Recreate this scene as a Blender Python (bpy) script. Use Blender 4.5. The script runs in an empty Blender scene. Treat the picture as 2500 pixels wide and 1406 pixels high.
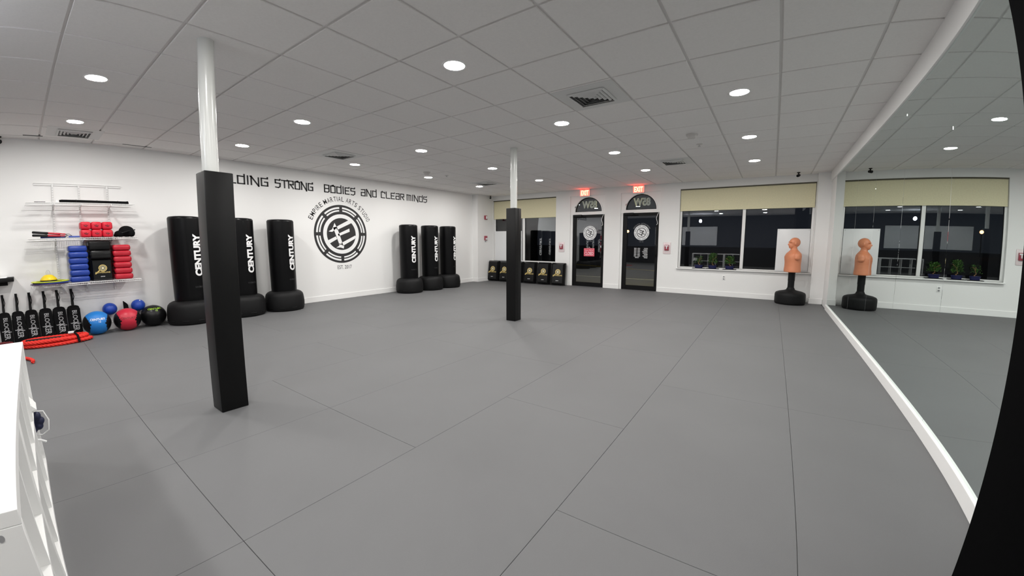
import bpy, bmesh, math, random
from mathutils import Vector, Matrix, Euler
R = math.radians
random.seed(7)
S = bpy.context.scene
C = S.collection

# ------------------------------------------------------------------ camera (measured wide phone lens)
XL, XM, YF, ZC = -8.216, 1.033, 10.465, 2.8085      # left wall, mirror, facade, ceiling
cd = bpy.data.cameras.new('camera'); cam = bpy.data.objects.new('camera', cd); C.objects.link(cam)
cam.rotation_mode = 'XYZ'
cam.matrix_world = Matrix.Translation((0, 0, 1.3085)) @ Matrix.Rotation(0.6035411, 4, 'Z') @ Matrix.Rotation(1.4505667, 4, 'X') @ Matrix.Rotation(0.000847, 4, 'Z')
cd.type = 'PANO'; cd.panorama_type = 'FISHEYE_LENS_POLYNOMIAL'
cd.sensor_width = 36; cd.sensor_fit = 'HORIZONTAL'; cd.clip_start = 0.01; cd.clip_end = 500
_u = 14.4
cd.fisheye_fov = R(200)
cd.fisheye_polynomial_k0 = 0
cd.fisheye_polynomial_k1 = -1.0581649 / _u
cd.fisheye_polynomial_k2 = -0.0495606 / _u ** 2
cd.fisheye_polynomial_k3 = 0.4587826 / _u ** 3
cd.fisheye_polynomial_k4 = -0.2060781 / _u ** 4
S.camera = cam

# ------------------------------------------------------------------ world and exposure
w = bpy.data.worlds.new('night'); S.world = w; w.use_nodes = True
w.node_tree.nodes['Background'].inputs[0].default_value = (0.35, 0.4, 0.55, 1)
w.node_tree.nodes['Background'].inputs[1].default_value = 0.012
S.view_settings.view_transform = 'Standard'; S.view_settings.look = 'None'
S.view_settings.gamma = 1; S.view_settings.use_curve_mapping = False
S.view_settings.exposure = 1.53
LAMP = 118.0

# ------------------------------------------------------------------ materials
M = {}
def mat(name, col, rough=0.5, metal=0.0, bump=0.0, bscale=200.0, var=0.0, vscale=3.0, emit=None, spec=0.5):
    m = bpy.data.materials.new(name); m.use_nodes = True
    nt = m.node_tree; p = nt.nodes['Principled BSDF']
    p.inputs['Base Color'].default_value = (*col, 1); p.inputs['Roughness'].default_value = rough
    p.inputs['Metallic'].default_value = metal; p.inputs['Specular IOR Level'].default_value = spec
    tc = nt.nodes.new('ShaderNodeTexCoord')
    if bump:
        n = nt.nodes.new('ShaderNodeTexNoise'); n.inputs['Scale'].default_value = bscale; n.inputs['Detail'].default_value = 3
        nt.links.new(tc.outputs['Object'], n.inputs['Vector'])
        b = nt.nodes.new('ShaderNodeBump'); b.inputs['Strength'].default_value = bump; b.inputs['Distance'].default_value = 0.002
        nt.links.new(n.outputs['Fac'], b.inputs['Height']); nt.links.new(b.outputs['Normal'], p.inputs['Normal'])
    if var:
        n = nt.nodes.new('ShaderNodeTexNoise'); n.inputs['Scale'].default_value = vscale; n.inputs['Detail'].default_value = 4
        nt.links.new(tc.outputs['Object'], n.inputs['Vector'])
        r = nt.nodes.new('ShaderNodeValToRGB')
        r.color_ramp.elements[0].position = 0.3; r.color_ramp.elements[1].position = 0.7
        r.color_ramp.elements[0].color = (*[c * (1 - var) for c in col], 1); r.color_ramp.elements[1].color = (*[min(1, c * (1 + var)) for c in col], 1)
        nt.links.new(n.outputs['Fac'], r.inputs['Fac']); nt.links.new(r.outputs['Color'], p.inputs['Base Color'])
    if emit:
        p.inputs['Emission Color'].default_value = (*emit[0], 1); p.inputs['Emission Strength'].default_value = emit[1]
    M[name] = m
    return m
mat('wall paint', (.86, .855, .845), .7, bump=.08, bscale=300)
mat('trim paint', (.88, .875, .865), .4)
mat('ceiling tile', (.82, .80, .785), .9, bump=.35, bscale=260, var=.02, vscale=60)
mat('ceiling grid', (.72, .70, .69), .7)
mat('mat vinyl', (.134, .135, .138), .62, bump=.25, bscale=420, var=.035, vscale=1.3, spec=.35)
mat('mat gap', (.05, .05, .055), .9)
mat('black vinyl', (.004, .004, .0045), .34, bump=.12, bscale=90, spec=.32)
mat('black satin vinyl', (.0035, .0035, .004), .32, bump=.1, bscale=60, spec=.16)
mat('black pad cover', (.0025, .0025, .0027), .4, bump=.08, bscale=140, spec=.26)
mat('matt black', (.0022, .0022, .0025), .9, bump=.1, bscale=140, spec=.02)
mat('charcoal paint', (.03, .03, .033), .8)
mat('black plastic', (.006, .006, .0065), .5, bump=.15, bscale=120, spec=.2)
mat('black rubber', (.008, .008, .0085), .55, bump=.3, bscale=60, spec=.2)
mat('black cloth', (.006, .006, .0065), .9, bump=.4, bscale=250, spec=.1)
mat('white print', (.86, .86, .86), .5)
mat('grey print', (.03, .03, .032), .5)
mat('silver print', (.30, .30, .31), .5)
mat('pale print', (.85, .86, .86), .5)
mat('wall print', (.018, .017, .018), .6)
mat('gold print', (.66, .50, .17), .5)
mat('cream print', (.75, .68, .45), .5)
mat('enamel white', (.66, .67, .65), .22)
mat('white wire', (.80, .80, .79), .35)
mat('white laminate', (.86, .86, .85), .35)
mat('board white', (.84, .85, .86), .3)
mat('blue vinyl', (.012, .045, .30), .32, bump=.15, bscale=50)
mat('red vinyl', (.50, .012, .03), .35, bump=.15, bscale=50)
mat('red bright vinyl', (.62, .010, .03), .4, bump=.3, bscale=40)
mat('ball blue', (.012, .19, .58), .45, bump=.2, bscale=150)
mat('ball royal', (.010, .055, .38), .4, bump=.35, bscale=200)
mat('ball red', (.55, .02, .045), .4, bump=.2, bscale=150)
mat('lime print', (.35, .62, .02), .5)
mat('dark red print', (.25, .01, .02), .5)
mat('rope red', (.70, .022, .012), .7, bump=.5, bscale=300)
mat('rope maroon', (.13, .01, .014), .75, bump=.5, bscale=300)
mat('yellow plastic', (.80, .58, .01), .4)
mat('lime plastic', (.55, .62, .02), .4)
mat('purple plastic', (.12, .07, .16), .4)
mat('blue plastic', (.04, .08, .36), .4)
mat('steel', (.55, .55, .55), .3, 1.0)
mat('shade fabric', (.80, .745, .51), .85, bump=.4, bscale=350, var=.04, vscale=40)
mat('shade rail', (.10, .09, .06), .6)
mat('black aluminium', (.004, .004, .0045), .4, spec=.2)
mat('skin rubber', (.68, .25, .128), .45, bump=.15, bscale=120)
mat('alarm red', (.34, .05, .075), .4)
mat('clear cover', (.80, .69, .70), .2)
mat('sign red', (.66, .03, .07), .4)
mat('sign pink', (.95, .62, .68), .4)
mat('pot blue', (.012, .014, .07), .3)
mat('leaf green', (.045, .13, .015), .55, var=.4, vscale=30)
mat('bark', (.20, .11, .05), .8, bump=.5, bscale=80)
mat('soil', (.03, .02, .015), .9, bump=.5, bscale=200)
mat('white cloth', (.84, .84, .83), .9, bump=.3, bscale=200)
mat('navy cloth', (.008, .011, .045), .6, bump=.3, bscale=120)
mat('detector plastic', (.62, .60, .58), .5)
mat('vent white', (.66, .66, .65), .45)
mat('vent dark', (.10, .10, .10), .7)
mat('asphalt', (.035, .034, .032), .9, bump=.5, bscale=60, var=.2, vscale=8)
mat('concrete', (.20, .19, .17), .9, bump=.4, bscale=60, var=.1, vscale=5)
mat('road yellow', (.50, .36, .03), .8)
mat('road white', (.6, .6, .58), .8)
mat('siding', (.14, .14, .145), .8)
mat('dark pane', (.01, .01, .012), .1)
mat('lens glass', (.01, .01, .01), .1)
mat('diffuser', (.9, .9, .9), .5, emit=((1.0, .978, .945), LAMP))
mat('exit letters', (.8, .05, .04), .4, emit=((1.0, .10, .05), 6.0))
mat('exit face', (.75, .12, .10), .4, emit=((1.0, .05, .035), 2.3))
mat('street lamp glow', (1, .6, .3), .4, emit=((1.0, .36, .10), 5.0))
mat('bulb glow', (1, 1, 1), .4, emit=((.85, .9, 1.0), 40.0))
mat('strip glow', (1, 1, 1), .4, emit=((1, .97, .93), 12.0))

def glass_mat():
    m = bpy.data.materials.new('window glass'); m.use_nodes = True; nt = m.node_tree
    nt.nodes.remove(nt.nodes['Principled BSDF']); out = nt.nodes['Material Output']
    t = nt.nodes.new('ShaderNodeBsdfTransparent'); t.inputs[0].default_value = (.9, .92, .91, 1)
    g = nt.nodes.new('ShaderNodeBsdfGlossy'); g.inputs['Roughness'].default_value = 0.0
    g.inputs['Color'].default_value = (.95, .96, 1, 1)
    f = nt.nodes.new('ShaderNodeFresnel'); f.inputs[0].default_value = 1.95
    x = nt.nodes.new('ShaderNodeMixShader')
    nt.links.new(f.outputs[0], x.inputs[0]); nt.links.new(t.outputs[0], x.inputs[1]); nt.links.new(g.outputs[0], x.inputs[2])
    nt.links.new(x.outputs[0], out.inputs['Surface'])
    M['glass'] = m
glass_mat()
def mirror_mat():
    m = bpy.data.materials.new('mirror silver'); m.use_nodes = True; nt = m.node_tree
    nt.nodes.remove(nt.nodes['Principled BSDF']); out = nt.nodes['Material Output']
    g = nt.nodes.new('ShaderNodeBsdfGlossy'); g.inputs['Roughness'].default_value = 0.0
    g.inputs['Color'].default_value = (.79, .85, .835, 1)
    nt.links.new(g.outputs[0], out.inputs['Surface'])
    M['mirror'] = m
mirror_mat()

# ------------------------------------------------------------------ mesh helpers
def box(bm, x0, x1, y0, y1, z0, z1, bevel=0.0, seg=2, mi=0, mtx=None):
    r = bmesh.ops.create_cube(bm, size=1.0)
    vs = r['verts']
    for v in vs:
        v.co = Vector((x0 + (v.co.x + .5) * (x1 - x0), y0 + (v.co.y + .5) * (y1 - y0), z0 + (v.co.z + .5) * (z1 - z0)))
    fs = list({f for v in vs for f in v.link_faces})
    if bevel:
        es = list({e for f in fs for e in f.edges})
        rr = bmesh.ops.bevel(bm, geom=es, offset=bevel, segments=seg, affect='EDGES', profile=.5)
        vs = list({v for f in rr['faces'] for v in f.verts} | {v for v in vs if v.is_valid})
        fs = list({f for v in vs for f in v.link_faces})
    for f in fs: f.material_index = mi
    if mtx: bmesh.ops.transform(bm, matrix=mtx, verts=vs)
    return vs
def lathe(bm, prof, n=40, c=(0, 0, 0), mi=0, sq=0.0):
    rings = []
    for r, z in prof:
        ring = []
        for i in range(n):
            a = 2 * math.pi * i / n
            k = 1.0
            if sq:
                k = 1 + sq * (math.cos(4 * a) * .5)
            ring.append(bm.verts.new((c[0] + r * k * math.cos(a), c[1] + r * k * math.sin(a), c[2] + z)))
        rings.append(ring)
    for a, b in zip(rings, rings[1:]):
        for i in range(n):
            f = bm.faces.new((a[i], a[(i + 1) % n], b[(i + 1) % n], b[i])); f.material_index = mi
    f = bm.faces.new(list(reversed(rings[0]))); f.material_index = mi
    f = bm.faces.new(rings[-1]); f.material_index = mi
    return rings
def tube(bm, pts, r, n=8, closed=False, mi=0):
    pts = [Vector(p) for p in pts]; N = len(pts); rings = []
    up = Vector((0, 0, 1)); prev = None
    for i, p in enumerate(pts):
        if closed: t = pts[(i + 1) % N] - pts[i - 1]
        else: t = pts[min(i + 1, N - 1)] - pts[max(i - 1, 0)]
        if t.length < 1e-9: t = Vector((1, 0, 0))
        t.normalize()
        if prev is None:
            a = up if abs(t.z) < .9 else Vector((1, 0, 0))
            u = t.cross(a).normalized()
        else:
            u = (prev - t * prev.dot(t))
            u = u.normalized() if u.length > 1e-6 else t.cross(up).normalized()
        prev = u; v = t.cross(u)
        rr = r(i / max(1, N - 1)) if callable(r) else r
        rings.append([bm.verts.new(p + (u * math.cos(2 * math.pi * k / n) + v * math.sin(2 * math.pi * k / n)) * rr) for k in range(n)])
    L = N if closed else N - 1
    for i in range(L):
        a, b = rings[i], rings[(i + 1) % N]
        for k in range(n):
            f = bm.faces.new((a[k], a[(k + 1) % n], b[(k + 1) % n], b[k])); f.material_index = mi
    if not closed:
        bm.faces.new(list(reversed(rings[0]))).material_index = mi; bm.faces.new(rings[-1]).material_index = mi
def ball(bm, c, r, sc=(1, 1, 1), u=24, v=16, mi=0, rot=None):
    m = Matrix.Translation(c) @ (rot.to_matrix().to_4x4() if rot else Matrix()) @ Matrix.Diagonal((r * sc[0], r * sc[1], r * sc[2], 1))
    r_ = bmesh.ops.create_uvsphere(bm, u_segments=u, v_segments=v, radius=1.0, matrix=m)
    for f in {f for vv in r_['verts'] for f in vv.link_faces}: f.material_index = mi
    return r_['verts']
def prism(bm, poly, fn, d0, d1, mi=0):
    """extrude a 2D polygon: fn(u, v, d) -> 3D"""
    a = [bm.verts.new(fn(u, v, d0)) for u, v in poly]; b = [bm.verts.new(fn(u, v, d1)) for u, v in poly]
    n = len(poly); fs = [bm.faces.new(a), bm.faces.new(list(reversed(b)))]
    for i in range(n): fs.append(bm.faces.new((a[i], b[i], b[(i + 1) % n], a[(i + 1) % n])))
    for f in fs: f.material_index = mi
    return fs
def obj(name, bm, m, parent=None, smooth=35, loc=None):
    bmesh.ops.recalc_face_normals(bm, faces=bm.faces[:])
    me = bpy.data.meshes.new(name); bm.to_mesh(me); bm.free()
    for x in (m if isinstance(m, (list, tuple)) else [m]): me.materials.append(M[x])
    if smooth and len(me.polygons):
        me.polygons.foreach_set('use_smooth', [True] * len(me.polygons)); me.set_sharp_from_angle(angle=R(smooth))
    o = bpy.data.objects.new(name, me); C.objects.link(o)
    if parent: o.parent = parent
    if loc: o.location = loc
    return o
def B(): return bmesh.new()
def tag(o, label, cat, group=None):
    o['label'] = label; o['category'] = cat
    if group: o['group'] = group
    return o
def thing(name, label, cat, loc=(0, 0, 0), rotz=0.0, group=None):
    o = bpy.data.objects.new(name, None); C.objects.link(o); o.empty_display_size = .1
    o.location = loc; o.rotation_euler = (0, 0, rotz)
    return tag(o, label, cat, group)
def struct(name, bm, m, parent=None, smooth=0):
    o = obj(name, bm, m, parent, smooth)
    if not parent: o['kind'] = 'structure'
    return o
def dup(root, loc, rot, label=None, group=None):
    r = root.copy(); C.objects.link(r); r.location = loc; r.rotation_euler = rot if isinstance(rot, tuple) else (0, 0, rot)
    if label: r['label'] = label
    if group: r['group'] = group
    for ch in list(root.children):
        c = ch.copy(); C.objects.link(c); c.parent = r
        for g in list(ch.children):
            d = g.copy(); C.objects.link(d); d.parent = c
    return r
_tc = {}
def text2d(s, height=1.0, bold=0.0, width=None, align='CENTER', cond=1.0):
    """letters as flat triangles: returns bmesh in the XY plane, cap height = height"""
    key = (s, bold)
    if key not in _tc:
        cu = bpy.data.curves.new('t', 'FONT'); cu.body = s; cu.offset = bold; cu.resolution_u = 4
        o = bpy.data.objects.new('t', cu); C.objects.link(o)
        me = bpy.data.meshes.new_from_object(o.evaluated_get(bpy.context.evaluated_depsgraph_get()))
        C.objects.unlink(o); bpy.data.objects.remove(o); bpy.data.curves.remove(cu)
        _tc[key] = ([tuple(v.co[:2]) for v in me.vertices], [tuple(p.vertices) for p in me.polygons]); bpy.data.meshes.remove(me)
    vs, fs = _tc[key]
    cap = .73 if any(ch in s for ch in 'gjpqy,') else (max(v[1] for v in vs) - min(v[1] for v in vs))
    y0 = 0 if any(ch in s for ch in 'gjpqy,') else min(v[1] for v in vs)
    k = height / cap; x0 = min(v[0] for v in vs); x1 = max(v[0] for v in vs)
    kx = (width / (x1 - x0)) if width else k * cond
    sh = {'CENTER': (x0 + x1) / 2, 'LEFT': x0, 'RIGHT': x1}[align]
    bm = B(); vv = [bm.verts.new(((x - sh) * kx, (y - y0) * k, 0)) for x, y in vs]
    for f in fs:
        try: bm.faces.new([vv[i] for i in f])
        except ValueError: pass
    return bm
def cuts(bm, axis, step, lo, hi):
    t = lo
    while t < hi:
        co = Vector((0, 0, 0)); no = Vector((0, 0, 0)); co[axis] = t; no[axis] = 1
        bmesh.ops.bisect_plane(bm, geom=bm.verts[:] + bm.edges[:] + bm.faces[:], plane_co=co, plane_no=no, dist=1e-6)
        t += step
def mapbm(bm, fn):
    for v in bm.verts: v.co = Vector(fn(v.co.x, v.co.y))
    return bm
def merge(dst, src):
    me = bpy.data.meshes.new('x'); src.to_mesh(me); src.free(); dst.from_mesh(me); bpy.data.meshes.remove(me)

# ------------------------------------------------------------------ the room
YB = -3.6
# floor: one-metre-wide mats two metres long, laid in a brick pattern
bm = B(); box(bm, XL - .1, XM + .3, YB, YF + .2, -.06, -.012, mi=1)
xs = [XL, -6.9, -5.88, -4.86, -3.84, -2.82, -1.81, -.79, .215, 1.02]
for k, (a, b) in enumerate(zip(xs, xs[1:])):
    y = .53
    ys = [YB, -2.5, -1.5, .53]
    t = 1.535 if k in (0, 2, 4, 5, 7, 8) else 2.54
    while t < YF - .3: ys.append(t); t += 2.03
    ys.append(YF + .15)
    for c, d in zip(ys, ys[1:]):
        box(bm, a + .0009, b - .0009, c + .0009, d - .0009, -.03, 0, bevel=.0012, seg=1)
struct('floor', bm, ['mat vinyl', 'mat gap'])
# ceiling: square lay-in tiles in a grid
bm = B(); box(bm, XL - .1, XM + .3, YB, YF + .2, ZC + .014, ZC + .08, mi=1)
gx, gy = .6645, .6586
i0 = -1.3283
nx0, nx1 = int((XL - i0) // gx), int((XM - i0) // gx)
ny0, ny1 = int((YB - 2.203) // gy), int((YF - 2.203) // gy)
for i in range(nx0, nx1 + 1):
    for j in range(ny0, ny1 + 1):
        a, b = max(XL, i0 + i * gx + .011), min(XM, i0 + (i + 1) * gx - .011)
        c, d = max(YB, 2.203 + j * gy + .011), min(YF, 2.203 + (j + 1) * gy - .011)
        if b > a + .03 and d > c + .03: box(bm, a, b, c, d, ZC, ZC + .02, bevel=.004, seg=1)
struct('ceiling', bm, ['ceiling tile', 'ceiling grid'])
bm = B(); box(bm, XL - .15, XL, YB - .2, YF + .2, -.06, ZC + .1); struct('wall_left', bm, 'wall paint')
bm = B(); box(bm, XL - .15, XM + .3, YB - .2, YB, -.06, ZC + .1); struct('wall_back', bm, 'charcoal paint')
bm = B(); box(bm, XM + .007, XM + .2, YB - .2, YF + .2, -.06, ZC + .1); struct('wall_right', bm, 'wall paint')
bm = B(); box(bm, XM - .018, XM + .007, YB, 10.30, 2.615, ZC + .004); struct('trim_1', bm, 'trim paint')       # band above the mirrors
bm = B(); box(bm, XM - .02, XM + .007, 1.935, 9.55, 0, .10, bevel=.004); struct('baseboard_right', bm, 'trim paint')
# facade with two windows and two door bays
WL = (-7.985, -5.6, .66, 2.66); WR = (-2.045, .79, .66, 2.64)
D1 = (-5.125, -4.045, 0, 2.63); D2 = (-3.59, -2.53, 0, 2.63)
bm = B()
ops = [WL, D1, D2, WR]
xcur = XL - .1
for o_ in ops:
    box(bm, xcur, o_[0], YF, YF + .2, -.06, ZC + .1)
    if o_[2] > 0: box(bm, o_[0], o_[1], YF, YF + .2, -.06, o_[2])
    box(bm, o_[0], o_[1], YF, YF + .2, o_[3], ZC + .1)
    xcur = o_[1]
box(bm, xcur, XM + .3, YF, YF + .2, -.06, ZC + .1)
bmesh.ops.remove_doubles(bm, verts=bm.verts[:], dist=1e-5)
struct('wall_front', bm, 'wall paint')
bm = B(); box(bm, XL, -8.0, 9.66, YF, 0, ZC + .004); struct('trim_2', bm, 'wall paint')      # pilaster in the left corner
bm = B(); box(bm, .80, XM + .007, 10.30, YF, 0, ZC + .004); struct('trim_3', bm, 'wall paint')     # pilaster in the right corner
bm = B(); box(bm, XL, XL + .014, YB, 9.66, 0, .12, bevel=.004); box(bm, XL, -7.986, 9.646, 9.66, 0, .12, bevel=.004); box(bm, -8.0, -7.986, 9.66, YF, 0, .12, bevel=.004)
struct('baseboard_left', bm, 'trim paint')
bm = B()
for a, b in ((-7.98, D1[0]), (D1[1], D2[0]), (D2[1], .80)): box(bm, a, b, YF - .014, YF, 0, .12, bevel=.004)
box(bm, .786, XM, 10.286, 10.30, 0, .12, bevel=.004); box(bm, .786, .80, 10.30, YF, 0, .12, bevel=.004)
struct('baseboard_front', bm, 'trim paint')

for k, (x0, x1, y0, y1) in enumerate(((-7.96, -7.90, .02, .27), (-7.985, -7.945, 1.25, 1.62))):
    bm = B(); box(bm, x0, x1, y0, y1, ZC - .0015, ZC + .002); o = struct('trim_%d' % (6 + k), bm, 'vent dark')      # dark strip laid on for the shade in the slot beside a lifted tile
# mirrors: six panels
me_ = [2.0, 3.515, 4.73, 5.945, 7.16, 8.375, 9.50]
ml = ['nearest', 'second', 'third', 'fourth', 'fifth', 'farthest']
for k, (a, b) in enumerate(zip(me_, me_[1:])):
    bm = B(); box(bm, XM, XM + .006, a + .0012, b - .0012, .10, 2.615, bevel=.0012, seg=1)
    t = ['wall mirror panel nearest the camera, beside the black upright', 'wall mirror panel second from the black upright', 'wall mirror panel third from the black upright',
         'wall mirror panel third from the window corner', 'wall mirror panel second from the window corner', 'wall mirror panel next to the window corner, reflecting the torso dummy'][k]
    tag(obj('mirror_panel', bm, 'mirror', smooth=0), t, 'mirror', 'frameless wall mirror panels')
bm = B(); box(bm, .815, XM + .007, .55, 1.93, 0, 2.80, bevel=.006)
tag(obj('wall_pad', bm, 'matt black'), 'tall black upright panel on the right edge where the mirrors end', 'wall pad')

# ------------------------------------------------------------------ windows and doors
def window(n, W, mull):
    x0, x1, z0, z1 = W
    y0, y1 = YF + .075, YF + .125
    bm = B()
    box(bm, x0, x0 + .05, y0, y1, z0, z1, bevel=.004); box(bm, x1 - .05, x1, y0, y1, z0, z1, bevel=.004)
    box(bm, x0 + .05, x1 - .05, y0, y1, z0, z0 + .03, bevel=.004); box(bm, x0 + .05, x1 - .05, y0, y1, z1 - .05, z1, bevel=.004)
    for a, b in mull: box(bm, a, b, y0 - .01, y1, z0 + .03, z1 - .05, bevel=.004)
    f = struct('window_%d' % n, bm, 'trim paint', smooth=30)
    edges = [x0 + .05] + [v for m_ in mull for v in m_] + [x1 - .05]
    for a, b in zip(edges[::2], edges[1::2]):
        bm = B(); box(bm, a, b, YF + .098, YF + .104, z0 + .03, z1 - .05); obj('pane', bm, 'glass', f, smooth=0)
        bm = B()
        box(bm, a, a + .012, YF + .085, YF + .098, z0 + .03, z1 - .05); box(bm, b - .012, b, YF + .085, YF + .098, z0 + .03, z1 - .05)
        box(bm, a + .012, b - .012, YF + .085, YF + .098, z0 + .03, z0 + .042); box(bm, a + .012, b - .012, YF + .085, YF + .098, z1 - .062, z1 - .05)
        obj('gasket', bm, 'black rubber', f, smooth=0)
    bm = B(); box(bm, x0 - .02, x1 + (.008 if n == 2 else .02), YF - .07, YF + .075, z0 - .025, z0, bevel=.006); obj('sill', bm, 'trim paint', f)
window(1, WL, [(-6.85, -6.76)]); window(2, WR, [(-.628, -.56)])

def shade(W, zb, label):
    x0, x1 = W[0] + .01, W[1] - .01
    t = thing('roller_shade', label, 'roller shade', ((x0 + x1) / 2, YF + .04, zb), 0, 'beige roller shades')
    h = W[3] - zb; hw = (x1 - x0) / 2
    bm = B(); box(bm, -hw, hw, -.0015, .0015, .012, h - .02); obj('fabric', bm, 'shade fabric', t, smooth=0)
    bm = B(); box(bm, -hw, hw, -.006, .006, 0, .016, bevel=.003); obj('hem_bar', bm, 'shade fabric', t)
    bm = B(); box(bm, -hw - .005, hw + .005, -.03, .03, h - .028, h, bevel=.003); obj('head_rail', bm, 'shade rail', t)
shade(WL, 2.05, 'beige roller shade half drawn over the left window, behind the far column')
shade(WR, 2.095, 'beige roller shade half drawn over the right window above the torso dummy')

def door_bay(n, D, cx, hw, zt, hand):
    """white infill with arched fanlight; black aluminium glass door"""
    y0, y1 = YF + .03, YF + .10
    fn = lambda u, v, d: (u, d, v)
    bm = B()
    dx0, dx1 = cx - hw, cx + hw
    box(bm, D[0], dx0, y0, y1, 0, zt); box(bm, dx1, D[1], y0, y1, 0, zt)
    box(bm, D[0], D[1], y0 - .012, y1, zt, zt + .085)
    # arched panel: strips between the arch and the bay edge
    r = .412; zb = zt + .085; top = D[3]; N = 28
    arch = [(cx - r * math.cos(math.pi * i / N), zb + r * math.sin(math.pi * i / N)) for i in range(N + 1)]
    for i in range(N):
        a, b = arch[i], arch[i + 1]
        prism(bm, [(a[0], a[1]), (b[0], b[1]), (b[0], top + .002), (a[0], top + .002)], fn, y0, y1)
    prism(bm, [(D[0], zb), (cx - r, zb), (cx - r, top), (D[0], top)], fn, y0, y1); prism(bm, [(cx + r, zb), (D[1], zb), (D[1], top), (cx + r, top)], fn, y0, y1)
    # moulding round the arch
    for i in range(N):
        a0, a1 = math.pi * i / N, math.pi * (i + 1) / N
        ro = r + .035
        p = [(cx - r * math.cos(a0), zb + r * math.sin(a0)), (cx - r * math.cos(a1), zb + r * math.sin(a1)), (cx - ro * math.cos(a1), zb + ro * math.sin(a1)), (cx - ro * math.cos(a0), zb + ro * math.sin(a0))]
        p = [(u, min(v, top)) for u, v in p]
        prism(bm, p, fn, y0 - .014, y0)
    bmesh.ops.remove_doubles(bm, verts=bm.verts[:], dist=1e-5)
    struct('trim_%d' % (n + 3), bm, 'trim paint', smooth=20)
    # fanlight
    bm = B(); ri = r - .003
    for i in range(N):
        a0, a1 = math.pi * i / N, math.pi * (i + 1) / N
        p = [(cx - ri * math.cos(a0), zb + ri * math.sin(a0)), (cx - ri * math.cos(a1), zb + ri * math.sin(a1)), (cx - (ri - .018) * math.cos(a1), zb + (ri - .018) * math.sin(a1)), (cx - (ri - .018) * math.cos(a0), zb + (ri - .018) * math.sin(a0))]
        prism(bm, p, fn, y0 + .02, y1 - .01)
    box(bm, cx - ri, cx + ri, y0 + .02, y1 - .01, zb, zb + .015)
    f = struct('window_%d' % (n + 2), bm, 'black aluminium', smooth=20)
    bm = B(); prism(bm, [(cx - (ri - .01) * math.cos(math.pi * i / N), zb + .004 + (ri - .01) * math.sin(math.pi * i / N)) for i in range(N + 1)], fn, y0 + .038, y0 + .042)
    obj('pane', bm, 'glass', f, smooth=0)
    # number on the outside of the fanlight, so it reads reversed from here
    bm = mapbm(text2d('85W', .215, .05, width=.46), lambda u, v: (cx + .01 - u, y0 + .0445, zb + .10 + v)); obj('number', bm, 'pale print', f, smooth=0)
    # door leaf
    bm = B(); g = .003
    yy0, yy1 = YF + .035, YF + .08
    box(bm, dx0 + g, dx0 + .115, yy0, yy1, .004, zt - g, bevel=.003); box(bm, dx1 - .075, dx1 - g, yy0, yy1, .004, zt - g, bevel=.003)
    box(bm, dx0 + .115, dx1 - .075, yy0, yy1, .004, .125, bevel=.003); box(bm, dx0 + .115, dx1 - .075, yy0, yy1, zt - .085, zt - g, bevel=.003)
    d = struct('door_%d' % n, bm, 'black aluminium', smooth=20)
    bm = B(); box(bm, dx0 + .115, dx1 - .075, YF + .054, YF + .060, .125, zt - .085); obj('pane', bm, 'glass', d, smooth=0)
    bm = B(); box(bm, dx0 + .03, dx0 + .30, YF - .03, YF + .034, zt - .06, zt + .005, bevel=.006); tube(bm, [(dx0 + .22, YF - .02, zt - .055), (dx0 + .30, YF - .05, zt - .06), (dx0 + .40, YF + .0, zt - .06), (dx0 + .42, YF + .036, zt - .06)], .011)
    obj('door_closer', bm, 'black plastic', d)
    bm = B(); tube(bm, [(dx1 - .04, YF + .0, .95), (dx1 - .04, YF - .025, .98), (dx1 - .04, YF - .025, 1.18), (dx1 - .04, YF + .0, 1.21)], .011); box(bm, dx1 - .065, dx1 - .015, YF + .0, YF + .034, .92, 1.24, bevel=.004); obj('handle', bm, 'black aluminium', d)
    return d
CX1, CX2 = -4.545, -3.035
door_bay(1, D1, CX1 - .015, .49, 2.085, 1); door_bay(2, D2, CX2 - .01, .485, 2.09, 1)

# emblem shared by the wall and the door glass
def ring(bm, r0, r1, a0, a1, fn, n=None, mi=0):
    n = n or max(3, int(abs(a1 - a0) / (2 * math.pi) * 96)); prev = None
    for i in range(n + 1):
        a = a0 + (a1 - a0) * i / n
        p = (bm.verts.new(fn(r0 * math.cos(a), r0 * math.sin(a))), bm.verts.new(fn(r1 * math.cos(a), r1 * math.sin(a))))
        if prev: bm.faces.new((prev[0], prev[1], p[1], p[0])).material_index = mi
        prev = p
def epolys():
    f = lambda x, y: ((x - 595) / 460, (710 - y) / 495)
    P = [[(450, 600), (515, 585), (612, 900), (545, 885)],
         [(478, 522), (515, 600), (455, 660), (430, 675), (372, 668), (432, 632), (452, 590)],
         [(496, 592), (740, 462), (800, 505), (520, 640)],
         [(525, 710), (735, 612), (738, 668), (545, 745)],
         [(345, 822), (490, 750), (512, 795), (372, 875)],
         [(580, 862), (838, 733), (848, 758), (826, 792), (606, 912)],
         [(540, 870), (604, 884), (628, 915), (620, 958), (566, 940), (490, 940), (546, 906)]]
    return [[f(*p) for p in q] for q in P]
def flat(bm, poly, fn, mi=0):
    f = bm.faces.new([bm.verts.new(fn(*p)) for p in poly]); f.material_index = mi
    return f
def segs(bm, r0, r1, fn, mi=0, gap=.06, extra=0):
    for k in range(8):
        a = math.pi / 2 + k * math.pi / 4
        ring(bm, r0, r1, a + gap, a + math.pi / 4 - gap, fn, 14, mi)
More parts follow.
